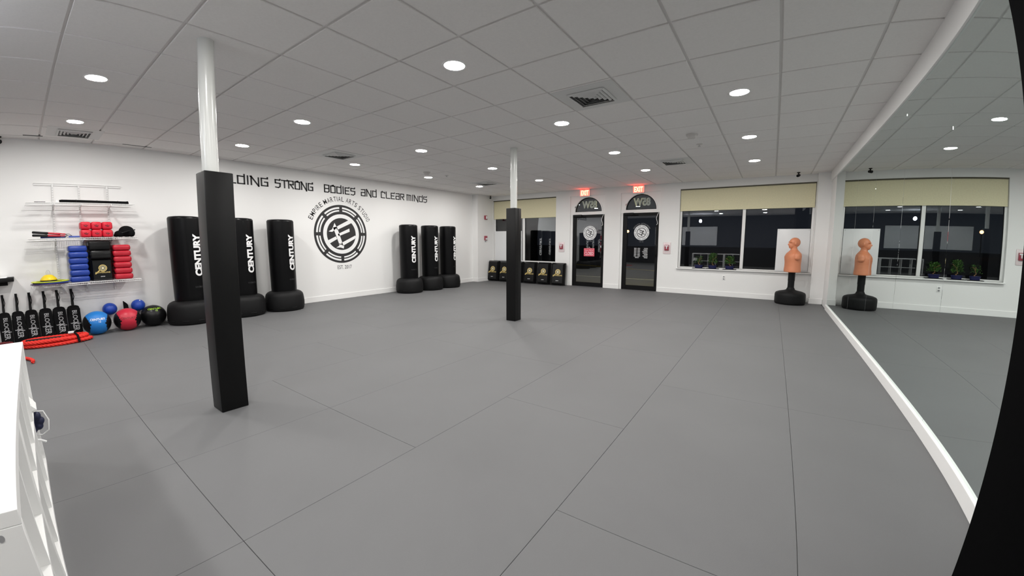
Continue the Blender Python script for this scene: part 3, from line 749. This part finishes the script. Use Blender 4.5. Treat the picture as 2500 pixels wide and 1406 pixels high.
bonsai(-.835, 'round bonsai in a dark blue pot, right of three beside the window mullion', 3, 420, .18)

# ------------------------------------------------------------------ wall shelves
SD = .36
t = thing('shelf_track', 'white shelf hang rail with three slotted uprights on the left wall', 'shelf track', (XL, 0, 0))
bm = B(); box(bm, 0, .014, .15, 1.23, 2.165, 2.20, bevel=.002); box(bm, .012, .024, .15, 1.23, 2.192, 2.20); obj('hang_rail', bm, 'white wire', t, smooth=0)
UP = (.385, .708, 1.055)
for y in UP:
    bm = B(); box(bm, .012, .026, y - .012, y + .012, .62, 2.19, bevel=.002)
    for k in range(44): box(bm, .0255, .0266, y - .006, y - .003, .66 + k * .034, .68 + k * .034, mi=1); box(bm, .0255, .0266, y + .003, y + .006, .66 + k * .034, .68 + k * .034, mi=1)
    up_ = obj('upright', bm, ['white wire', 'silver print'], t, smooth=0)
SZ = (1.905, 1.415, .782)
sn = ['top white wire shelf on the left wall, carrying the long black roll', 'middle white wire shelf on the left wall, carrying the red pads', 'bottom white wire shelf on the left wall, carrying the stacked pads']
for z, l in zip(SZ, sn):
    bm = B()
    for x in (.03, .12, .21, .30): tube(bm, [(x, .045, z - .004), (x, 1.345, z - .004)], .0035, 6)
    for x, dz in ((SD, .0), (SD, -.026)): tube(bm, [(x, .045, z + dz - .003), (x, 1.345, z + dz - .003)], .004, 6)
    n = 50
    for k in range(n + 1):
        y = .05 + 1.29 * k / n; tube(bm, [(.028, y, z), (SD - .004, y, z), (SD, y, z - .004), (SD, y, z - .028)], .002, 5)
    o = thing('wire_shelf', l, 'shelf', (XL, 0, 0), 0, 'white wire shelves'); obj('wire_rack', bm, 'white wire', o)
    for y in UP:
        bm = B(); prism(bm, [(.028, -.10), (.032, -.012), (SD, -.012), (SD, -.024), (.09, -.06)], lambda u, v, d: (u, y + d, z + v), -.0035, .0035); obj('bracket', bm, 'white wire', o, smooth=0)

def stack_pad(bm, x0, x1, y0, y1, z0, z1, puff=.010):
    """stuffed rectangular pad with a puffed front"""
    box(bm, x0, x1, y0, y1, z0, z1, bevel=min(.02, (z1 - z0) * .33), seg=3)
def pad_thing(name, m, x0, x1, y0, y1, z0, z1, label, cat, group, seam=True):
    t = thing(name, label, cat, ((x0 + x1) / 2, (y0 + y1) / 2, z0), 0, group)
    a, b, h = (x1 - x0) / 2, (y1 - y0) / 2, z1 - z0
    bm = B(); box(bm, -a, a, -b, b, 0.0, h, bevel=min(.028, h * .36), seg=4)
    bmesh.ops.subdivide_edges(bm, edges=bm.edges[:], cuts=1, use_grid_fill=True)
    rn = random.Random(label)
    for v in bm.verts: v.co += Vector((rn.uniform(-.0012, .0012), rn.uniform(-.0012, .0012), 0))
    obj('cushion', bm, m, t, smooth=60)
    if seam:
        bm = B(); tube(bm, [(-a + .01, -b - .001, h * .5), (a - .006, -b - .001, h * .5), (a + .001, -b + .02, h * .5), (a + .001, b - .02, h * .5), (a - .006, b + .001, h * .5), (-a + .01, b + .001, h * .5)], .0025, 6); obj('piping', bm, m, t, smooth=60)
    return t
order = ['bottom', 'second from the bottom', 'third from the bottom', 'third from the top', 'second from the top', 'top']
zb = SZ[2] + .003; hb = .0865
for k in range(6):
    pad_thing('strike_pad', 'blue vinyl', XL + .05 + .004 * (k % 2), XL + .31 + .006 * ((k * 2) % 3), .502 + .003 * (k % 3), .73 + .003 * ((k + 1) % 3), zb + k * hb, zb + (k + 1) * hb - .001, 'blue vinyl pad, %s of the stack on the bottom shelf' % order[k], 'pad', 'stacked blue pads')
for k in range(6):
    pad_thing('strike_pad', 'red vinyl', XL + .05, XL + .31 + .005 * (k % 3), 1.032 + .004 * (k % 2), 1.255 - .003 * (k % 3), zb + k * hb, zb + (k + 1) * hb - .001, 'red vinyl pad, %s of the stack on the bottom shelf' % order[k], 'pad', 'stacked red pads')
s2 = make_shield('kick_shield', .262, .315, .09, 'square black pad with yellow target print between the blue and red stacks', 'small target shields')
s2.location = (XL + .27, .885, zb); s2.rotation_euler = (0, 0, R(90))
pad_thing('strike_pad', 'black vinyl', XL + .06, XL + .315, .755, 1.015, zb + .318, zb + .318 + .125, 'black padded cushion directly on top of the target print pad', 'pad', 'black pads on the bottom shelf')
pad_thing('strike_pad', 'black vinyl', XL + .06, XL + .31, .745, 1.015, zb + .446, zb + .446 + .135, 'topmost black padded cushion, just under the middle shelf', 'pad', 'black pads on the bottom shelf')
pad_thing('strike_pad', 'black vinyl', XL + .03, XL + .20, .74, 1.0, zb, zb + .31, 'black pad standing behind the target print pad', 'pad', 'black pads on the bottom shelf')
# agility rings and cones
for k, (m, l, dy) in enumerate((('purple plastic', 'dark purple flat ring, lowest of the stack under the cones', -.01), ('blue plastic', 'blue flat ring in the middle of the stack under the cones', .02), ('lime plastic', 'yellow-green flat ring on top of its stack, under the cones', 0))):
    bm = B(); n = 48; prof_ = [(.205, 0), (.225, .004), (.228, .010), (.222, .015), (.18, .015), (.172, .010), (.174, .003), (.18, 0)]
    rings = [[bm.verts.new((r * math.cos(2 * math.pi * i / n), r * math.sin(2 * math.pi * i / n) , z)) for i in range(n)] for r, z in prof_]
    for i_ in range(len(rings)):
        a, b = rings[i_], rings[(i_ + 1) % len(rings)]
        for i in range(n): bm.faces.new((a[i], a[(i + 1) % n], b[(i + 1) % n], b[i]))
    o = tag(obj('agility_ring', bm, m), l, 'agility ring', 'flat agility rings'); o.location = (XL + .245, .262 + dy, zb + k * .0155)
t = thing('disc_cone', 'stack of yellow disc cones with a wire carrier on the flat rings', 'cones', (XL + .245, .25, zb + .047))
bm = B()
for k in range(5): lathe(bm, [(.100, .004 * k), (.103, .003 + .004 * k), (.098, .008 + .004 * k)], 40, mi=1 if k < 2 else 0)
lathe(bm, [(.1, .02), (.097, .028), (.08, .052), (.058, .072), (.04, .082), (.025, .085)], 40)
obj('discs', bm, ['yellow plastic', 'black plastic'], t)
bm = B(); tube(bm, [(-.02, 0, .08), (-.022, 0, .12), (-.012, 0, .142), (0, 0, .147), (.012, 0, .142), (.022, 0, .12), (.02, 0, .08)], .002, 6); tube(bm, [(0, -.02, .08), (0, -.022, .12), (0, -.012, .142), (0, 0, .147), (0, .012, .142), (0, .022, .12), (0, .02, .08)], .002, 6); obj('carrier', bm, 'steel', t)
# middle shelf
zm = SZ[1] + .003
for i in range(2):
    for j in range(3):
        y0 = .672 + j * .128; z0 = zm + i * .112
        l = 'red quilted pad on the middle shelf, %s row, %s' % (['lower', 'upper'][i], ['next to the kick paddles', 'middle one', 'next to the black headgear'][j])
        t = pad_thing('focus_pad', 'red bright vinyl', XL + .09, XL + .325, y0, y0 + .126, z0, z0 + .110, l, 'pad', 'red quilted pads', seam=False)
        bm = B()
        for k in range(5):
            a = k * 1.256 + .3; bx = .02 if k % 2 else .026
            tube(bm, [(.1185, 0, .055), (.1195, bx * math.cos(a), .055 + bx * math.sin(a) * .7)], .006, 6)
        ball(bm, (.1175, 0, .055), .016, (.3, 1.1, .8), 12, 8); obj('logo_print', bm, 'dark red print', t)
t = thing('headgear', 'black padded headgear at the right end of the middle shelf', 'headgear', (XL + .2, 1.215, zm))
bm = B(); ball(bm, (0, .02, .085), .085, (1, 1.15, 1)); ball(bm, (.02, -.06, .05), .05, (1, 1.5, 1)); ball(bm, (.05, .07, .06), .06, (1, .8, 1)); ball(bm, (0, -.11, .025), .027, (1.2, 1.3, .9))
o = obj('shell', bm, 'black cloth', t, smooth=0); md = o.modifiers.new('r', 'REMESH'); md.mode = 'VOXEL'; md.voxel_size = .007; md.use_smooth_shade = True
bm = B(); tube(bm, [(.085, -.05, .06), (.098, .02, .085), (.07, .09, .1), (0, .125, .11)], .009, 8); obj('strap', bm, 'black plastic', t)
def kick_paddle(y0, y1, z0, z1, x, m, label):
    t = thing('kick_paddle', label, 'kick paddle', (XL + x, y0, z0), 0, 'kick paddles on the middle shelf')
    L = y1 - y0; dz = z1 - z0; a = math.atan2(dz, L); mt = Matrix.Rotation(a, 4, 'X')
    bm = B(); box(bm, -.055, .055, 0, L * .48, 0, .032, bevel=.012, seg=3, mtx=mt); obj('striking_pad', bm, 'black vinyl', t)
    bm = B(); box(bm, -.045, .045, L * .46, L * .86, .003, .029, bevel=.011, seg=3, mtx=mt); obj('colored_end', bm, m, t)
    bm = B(); box(bm, -.012, .012, L * .85, L, .006, .026, bevel=.008, mtx=mt); obj('handle', bm, m, t)
    bm = B(); tube(bm, [mt @ Vector(p) for p in ((0, L * .97, .016), (.02, L * 1.1, .02), (.0, L * 1.18, .0), (-.02, L * 1.08, -.004), (0, L * .97, .014))], .004, 6); obj('wrist_loop', bm, 'black cloth', t)
kick_paddle(.10, .50, zm + .07, zm + .035, .25, 'red vinyl', 'black and red kick paddle lying on top at the left of the middle shelf')
kick_paddle(.10, .49, zm + .028, zm + .012, .24, 'red vinyl', 'black and red kick paddle lying underneath at the left of the middle shelf')
for y0, y1, x, l in ((.2, .50, .18, 'thin blue baton behind the kick paddles on the middle shelf'), (.53, .66, .28, 'thin blue baton lying at the shelf front right of the kick paddles')):
    bm = B(); tube(bm, [(XL + x, y0, zm + .013), (XL + x + .01, y1, zm + .013)], .0125, 12); tag(obj('foam_baton', bm, 'blue plastic'), l, 'baton', 'blue batons')
# top shelf
zt_ = SZ[0] + .003
t = thing('stick_bag', 'long black rolled bag along the top wire shelf', 'bag', (XL + .24, .45, zt_))
bm = B(); tube(bm, [(0, 0, .022), (0, .03, .024), (.003, .3, .023), (-.002, .6, .022), (0, .8, .024), (0, .83, .03)], lambda u: .021 if .05 < u else .017, 14); obj('roll', bm, 'black cloth', t)
for y in (.2, .45, .7):
    bm = B(); tube(bm, [(.0235 * math.cos(2 * math.pi * i / 20), y, .023 + .0235 * math.sin(2 * math.pi * i / 20)) for i in range(20)], .003, 6, True); obj('strap', bm, 'black plastic', t)
bm = B(); tube(bm, [(XL + .22, .15, zt_ + .008), (XL + .22, .285, zt_ + .008)], .008, 10); tag(obj('escrima_stick', bm, 'black plastic'), 'short thin black stick at the left of the top wire shelf', 'stick')
bm = B(); lathe(bm, [(.012, 0), (.014, .02), (.009, .03), (.009, .036)], 16); o = tag(obj('small_bottle', bm, 'white print'), 'tiny white bottle beside the long black roll on the top shelf', 'bottle'); o.location = (XL + .25, .42, zt_)
# small black shelf at the left edge
t = thing('wall_ledge', 'small black wall ledge at the left edge of the photo', 'ledge', (XL, -.55, .86))
bm = B(); box(bm, 0, .26, -.45, .385, 0, .055, bevel=.004); obj('slab', bm, 'black plastic', t)
bm = B(); box(bm, 0, .02, -.4, .3, -.06, 0, bevel=.004); obj('wall_cleat', bm, 'black plastic', t)
t = thing('paper_stack', 'white papers lying on the small black wall ledge', 'papers', (XL + .13, -.40, .915))
for k in range(3):
    bm = B(); box(bm, -.10, .11, -.14, .15, .004 * k, .004 * k + .0035, mtx=Matrix.Rotation(R(4 * k - 3), 4, 'Z')); obj('sheet', bm, 'white print', t, smooth=0)

# ------------------------------------------------------------------ blocker paddles leaning on the wall
def make_blocker(label):
    """local: front faces +X, width along Y"""
    t = thing('blocker_pad', label, 'blocker pad', (0, 0, 0), 0, 'black blocker pads along the left wall')
    bm = B(); w_ = .083
    w_ = .079; box(bm, -.03, .03, -w_, w_, .0, .40, bevel=.02, seg=3)
    prism(bm, [(-w_ + .008, .37), (w_ - .008, .37), (w_ - .008, .408), (w_ - .022, .424), (.03, .434), (-.03, .434), (-w_ + .022, .424), (-w_ + .008, .408)], lambda u, v, d: (d, u, v), -.026, .026)
    obj('pad', bm, 'black cloth', t)
    bm = B(); tube(bm, [(0, 0, .43), (0, 0, .46), (0, .001, .56), (0, 0, .672), (0, 0, .678)], lambda u: .0165 + .002 * math.sin(u * 9), 14); obj('handle', bm, 'black rubber', t)
    bm = B(); tube(bm, [(.016, .0, .66), (.03, .018, .62), (.026, .026, .56), (.02, .016, .52), (.017, .004, .50)], .005, 6); obj('wrist_strap', bm, 'black cloth', t)
    bm = B(); merge(bm, mapbm(text2d('BLOC', .058, .02, width=.17), lambda u, v: (.0308, v - .02, .275 - u)))
    merge(bm, mapbm(text2d('KER', .075, .025, width=.125), lambda u, v: (.0308, v - .03, .125 - u)))
    flat(bm, [(-.055, .172), (.068, .158), (.068, .166), (-.055, .182)], lambda u, v: (.0309, u, v))
    obj('lettering', bm, 'silver print', t, smooth=0)
    return t
bl = ['black blocker pad with lettering hidden in shadow, at the left edge of its row', 'second black blocker pad from the left edge of its row', 'third black blocker pad from the left edge of its row', 'third black blocker pad from the blue medicine ball', 'second black blocker pad from the blue medicine ball', 'black blocker pad standing next to the blue medicine ball']
b0 = make_blocker(bl[0])
for i, y in enumerate((-.338, -.171, -.003, .168, .336, .506)):
    loc = (XL + .165, y, .012); rot = (0, R(-10.5), R([2, -2, 1, -1, 2, 0][i]))
    if i == 0: b0.location = loc; b0.rotation_euler = rot
    else: dup(b0, loc, rot, bl[i])

# ------------------------------------------------------------------ balls along the wall
def sphere_text(s, h, wd, r, th0, ph0, bold=.02):
    bm = text2d(s, h, bold, width=wd); cuts(bm, 0, .01, -wd / 2, wd / 2); cuts(bm, 1, .01, 0, h)
    return mapbm(bm, lambda u, v: (r * math.cos(ph0 + (v - h / 2) / r) * math.cos(th0 + u / (r * math.cos(ph0))), r * math.cos(ph0 + (v - h / 2) / r) * math.sin(th0 + u / (r * math.cos(ph0))), r * math.sin(ph0 + (v - h / 2) / r)))
def med_ball(loc, r, m, label, ltr, lm, rz, ph):
    t = thing('medicine_ball', label, 'medicine ball', (loc[0], loc[1], 0), rz, 'medicine balls along the left wall')
    bm = B(); ball(bm, (0, 0, r * .97), r, (1, 1, .97), 64, 40)
    if m:
        for f in bm.faces:
            c_ = f.calc_center_median(); z = (c_.z - r) / r; y = c_.y / r
            if abs(y) < .50 + .42 * max(0, z) ** 1.2 + .12 * max(0, -z) and c_.x > -r * 2: f.material_index = 1
    obj('shell', bm, ['black vinyl', m or 'black vinyl'], t, smooth=180)
    if ltr:
        b_ = sphere_text(ltr, .034, .19, r * 1.004, 0, ph); bmesh.ops.scale(b_, vec=(1, 1, .97), verts=b_.verts[:]); bmesh.ops.translate(b_, vec=(0, 0, r * .97), verts=b_.verts[:])
        if lm != 'dark red print':
            c2 = sphere_text('12', .022, .026, r * 1.004, .12, ph - .22); bmesh.ops.scale(c2, vec=(1, 1, .97), verts=c2.verts[:]); bmesh.ops.translate(c2, vec=(0, 0, r * .97), verts=c2.verts[:]); merge(b_, c2)
        obj('lettering', b_, lm, t, smooth=0)
    bm = B()
    for a in (.0,):
        tube(bm, [(r * 1.0 * math.cos(2 * math.pi * i / 48), 0, r * .97 + r * .97 * math.sin(2 * math.pi * i / 48)) for i in range(48)], .002, 5, True)
    if not m: obj('seam', bm, 'black plastic', t)
    else: bm.free()
    return t
med_ball((-7.93, .75), .176, 'ball blue', 'large blue and black medicine ball beside the blocker pads', 'CENTURY', 'white print', R(0), .42)
med_ball((-7.93, 1.122), .173, 'ball red', 'large red and black medicine ball between the blue and the black one', 'CENTURY', 'dark red print', R(-4), .22)
med_ball((-8.002, 1.468), .172, None, 'large black medicine ball with green lettering next to the punching bag', 'CENTURY', 'lime print', R(2), .80)
for y, z, r, l in ((.945, .335, .093, 'small blue ball resting between the blue and red medicine balls'), (1.305, .348, .092, 'small blue ball resting between the red and black medicine balls')):
    bm = B(); ball(bm, (0, 0, 0), r, (1, 1, 1), 40, 26)
    o = obj('fitness_ball', bm, 'ball royal', smooth=180); tag(o, l, 'ball', 'small blue balls'); o.location = (XL + r + .006, y, z - .005)
    bm = B(); lathe(bm, [(.009, -.002), (.009, .003), (.004, .004)], 14); p_ = obj('valve', bm, 'white print' if y > 1 else 'blue plastic', o); p_.location = (.045, .02, r * .845); p_.rotation_euler = (0, R(30), 0)
bm = B(); prism(bm, [(0, 0), (.07, 0), (.06, .36), (.045, .385), (.0, .43)], lambda u, v, d: (d, u, v), 0, .03); bmesh.ops.bevel(bm, geom=bm.edges[:], offset=.004, segments=2, affect='EDGES')
o = tag(obj('forearm_guard', bm, 'black cloth'), 'dark pointed guard sticking up behind the red medicine ball', 'guard'); o.location = (XL + .03, 1.125, 0); o.rotation_euler = (0, R(-0), 0)

# ------------------------------------------------------------------ battle ropes
def rope(bm, path, r, pitch=.11, n=6, mi=0):
    pts = [Vector(p) for p in path]
    # resample evenly
    out = [pts[0]]; step = .014
    for a, b in zip(pts, pts[1:]):
        d = b - a; L = d.length; k = max(1, int(L / step))
        for i in range(1, k + 1): out.append(a + d * i / k)
    acc = 0.0; strands = [[], [], []]
    for i, p in enumerate(out):
        t_ = (out[min(i + 1, len(out) - 1)] - out[max(i - 1, 0)]).normalized()
        if i: acc += (p - out[i - 1]).length
        u = t_.cross(Vector((0, 0, 1))); u = u.normalized() if u.length > 1e-4 else Vector((1, 0, 0)); v = t_.cross(u)
        for s_ in range(3):
            a = 2 * math.pi * (acc / pitch + s_ / 3); strands[s_].append(p + (u * math.cos(a) + v * math.sin(a)) * r * .48)
    for st in strands: tube(bm, st, r * .56, n, mi=mi)
def coil(cx, cy, ax, ay, loops, r, seed, z0=None):
    rnd = random.Random(seed); P = []; N = 40
    for k in range(loops):
        ox, oy, sx, sy = rnd.uniform(-.02, .02), rnd.uniform(-.03, .03), rnd.uniform(.95, 1.05), rnd.uniform(.94, 1.03)
        for i in range(N):
            a = 2 * math.pi * i / N; f = (k + i / N); sh = 1.08 - .17 * (f % 3)
            P.append((cx + ox + ax * sx * sh * math.sin(a), cy + oy - ay * sy * (1.05 - .05 * (f % 3)) * math.cos(a), r * 1.05 + (f // 3) * r * 1.5 + f * r * .18 + .004 * math.sin(3 * a + k)))
    # smooth
    for _ in range(6): P = [P[0]] + [tuple((Vector(P[i - 1]) + Vector(P[i]) * 2 + Vector(P[i + 1])) / 4) for i in range(1, len(P) - 1)] + [P[-1]]
    return P
t = thing('battle_rope', 'coiled thick bright red battle rope on the floor in front of the blocker pads', 'rope', (-7.60, .235, 0))
P = coil(0, 0, .16, .38, 5, .024, 5); bm = B(); rope(bm, P, .024, .13); obj('strands', bm, 'rope red', t, smooth=60)
bm = B(); tube(bm, [(.02, -.34, .09), (.07, -.24, .095), (.09, -.08, .095), (.085, .06, .09)], .024, 12); obj('grip', bm, 'black rubber', t)
bm = B(); tube(bm, [(-.17, .24, .02), (-.14, .23, .10), (0, .22, .12), (.13, .24, .10), (.185, .25, .02)], .014, 8); obj('tie_strap', bm, 'black cloth', t)
bm = B(); box(bm, -.13, -.09, .15, .22, .10, .13, bevel=.006); obj('label_tag', bm, 'white print', t)
t = thing('battle_rope', 'coiled dark maroon rope beside the leftmost blocker pads, behind the white shelf unit', 'rope', (-7.72, -.46, 0))
P = coil(0, 0, .14, .2, 4, .022, 9); bm = B(); rope(bm, P, .022); obj('strands', bm, 'rope maroon', t, smooth=60)
bm = B(); rope(bm, [(.3, .1, .022), (.55, .2, .022), (.8, .28, .022), (1.0, .38, .022), (1.12, .41, .022), (1.2, .40, .022)], .02); obj('loose_end', bm, 'rope red', t, smooth=60)

# ------------------------------------------------------------------ white cube shelves on the left
def cube_shelf(ncol, label, loc, rz):
    """local: front faces +Y at y=0, left end at x=0"""
    t = thing('cube_shelf', label, 'cube shelf', loc, rz, 'white cube shelves')
    W_ = .038 * 2 + ncol * .335 + (ncol - 1) * .016 ; H = .76; D_ = .39; 
    bm = B(); box(bm, 0, W_, -D_, 0, H - .038, H, bevel=.002); obj('top_panel', bm, 'white laminate', t, smooth=20)
    bm = B(); box(bm, 0, W_, -D_, 0, .0, .038, bevel=.002); obj('bottom_panel', bm, 'white laminate', t, smooth=20)
    for x in (0, W_ - .038):
        bm = B(); box(bm, x, x + .038, -D_, 0, .038, H - .038, bevel=.002)
        p = obj('side_panel', bm, 'white laminate', t, smooth=20)
        for yy in (-.06, -.33):
            for zz in (H - .06, .06):
                bm = B(); xx = x - .001 if x == 0 else x + .038
                tube(bm, [(xx, yy, zz), (xx + .0012, yy, zz)], .009, 16); obj('cap', bm, 'silver print', p)
    for k in range(1, ncol):
        x = .038 + k * .335 + (k - 1) * .016
        bm = B(); box(bm, x, x + .016, -D_, -.003, .038, H - .038, bevel=.001); obj('divider', bm, 'white laminate', t, smooth=20)
    for k in range(ncol):
        x = .038 + k * .351
        bm = B(); box(bm, x, x + .335, -D_, -.003, H / 2 - .008, H / 2 + .008, bevel=.001); obj('shelf_board', bm, 'white laminate', t, smooth=20)
    return W_
rzk = R(-1.15)
def kpos(x): return (-3.44 + (x) * math.cos(rzk), -.066 + x * math.sin(rzk), 0)
w4 = cube_shelf(4, 'long white cube shelf unit, far end reaching toward the ropes', kpos(0), rzk)
w2 = cube_shelf(2, 'white cube shelf unit in the bottom left corner of the photo, nearest the camera', kpos(w4 + .006), rzk)
# gear hanging out of the far cube
t = thing('folded_cloth', 'white cloth hanging out of the far white cube shelf', 'cloth', (-3.30, -.122, .388))
bm = B(); prism(bm, [(-.16, .0), (.075, .0), (.055, .03), (.02, .085), (-.03, .135), (-.10, .145), (-.16, .14)], lambda u, v, d: (d, u, v), -.09, .09); bmesh.ops.bevel(bm, geom=bm.edges[:], offset=.012, segments=3, affect='EDGES'); obj('fold', bm, 'white cloth', t)
t = thing('sparring_glove', 'dark navy padded glove dangling below the white cloth', 'glove', (-3.28, -.10, .285))
bm = B(); ball(bm, (0, -.02, .04), .05, (1.1, 1, 1)); ball(bm, (.01, .035, .065), .026); ball(bm, (.0, .05, .03), .025); ball(bm, (.0, .04, -.0), .024); ball(bm, (0, 0, -.015), .03); ball(bm, (0, -.06, .02), .045)
o = obj('shell', bm, 'navy cloth', t, smooth=0); md = o.modifiers.new('r', 'REMESH'); md.mode = 'VOXEL'; md.voxel_size = .005; md.use_smooth_shade = True
bm = B(); tube(bm, [(0, .03, .09), (.01, .075, .085), (.02, .095, .03), (.02, .085, -.03), (.01, .05, -.055), (0, .02, -.05)], .0045, 8); obj('cord', bm, 'white print', t)
bm = B(); tube(bm, [(0, .0, -.08), (.0, .03, -.085), (0, .06, -.105)], .007, 8); obj('cord_end', bm, 'white print', t)

# ------------------------------------------------------------------ outside at night
bm = B(); box(bm, -40, 30, YF + .2, 12.1, -.2, -.05); o = struct('sidewalk', bm, 'concrete')
bm = B(); box(bm, -140, 60, 12.1, 140, -.3, -.15); o = struct('road', bm, 'asphalt')
bm = B(); prism(bm, [(-14, 23.9), (-4.2, 19.5), (-4.2, 20.1), (-14, 24.6)], lambda u, v, d: (u, v, d), -.15, -.146); tag(obj('yellow_line', bm, 'road yellow', smooth=0), 'yellow band across the dark street seen through the door glass', 'road marking')  # flat strip of yellow colour laid across the asphalt
bm = B(); box(bm, -14, 4, 15.15, 15.27, -.15, -.146); tag(obj('white_line', bm, 'road white', smooth=0), 'thin pale line across the dark street seen through the door glass', 'road marking')
t = thing('street_lamp', 'distant orange glowing street lamp seen through the right door', 'street lamp', (-25.8, 80, -.15))
bm = B(); tube(bm, [(0, 0, 0), (0, 0, 3.4)], .08, 12); obj('post', bm, 'black aluminium', t)
bm = B(); ball(bm, (0, 0, 3.66), .26); obj('globe', bm, 'street lamp glow', t)
t = thing('added_lantern', 'added warm lantern over the doors outside, out of view, to yellow the pavement', 'lantern', (-3.8, YF + .2, 2.72))  # unseen fitting, added to carry the light on the pavement
bm = B(); box(bm, -.06, .06, 0, .012, -.04, .14, bevel=.004); box(bm, -.03, .03, .01, .16, .05, .09, bevel=.006); lathe(bm, [(.04, -.12), (.07, .05), (.08, .07), (.02, .1)], 20, (0, .2, 0)); obj('housing', bm, 'black aluminium', t)
bm = B(); ball(bm, (0, .2, -.14), .045); obj('bulb', bm, 'bulb glow', t)
ld = bpy.data.lights.new('added_lantern_light', 'POINT'); ld.energy = 130; ld.color = (1, .82, .28); ld.shadow_soft_size = .05  # added light, brightens and yellows the ground behind the door glass
lo = bpy.data.objects.new('light', ld); C.objects.link(lo); lo.parent = t; lo.location = (0, .35, -.3)
# back of the room, seen only as a reflection in the window glass
bm = B(); box(bm, -6.2, -2.72, YB + .005, YB + .035, 1.14, 2.22, bevel=.004); tag(obj('white_board', bm, 'board white'), 'large white board on the dark back wall, reflected in the right window', 'board')
t = thing('pendant_lamp', 'small bright pendant lamp at the back of the room, reflected in the right window', 'lamp', (-3.3, -1.25, ZC))
bm = B(); tube(bm, [(0, 0, 0), (0, 0, -.30)], .004, 8); obj('cord', bm, 'black plastic', t)
bm = B(); ball(bm, (0, 0, -.37), .07, (1, 1, 1.2)); obj('bulb', bm, 'bulb glow', t)
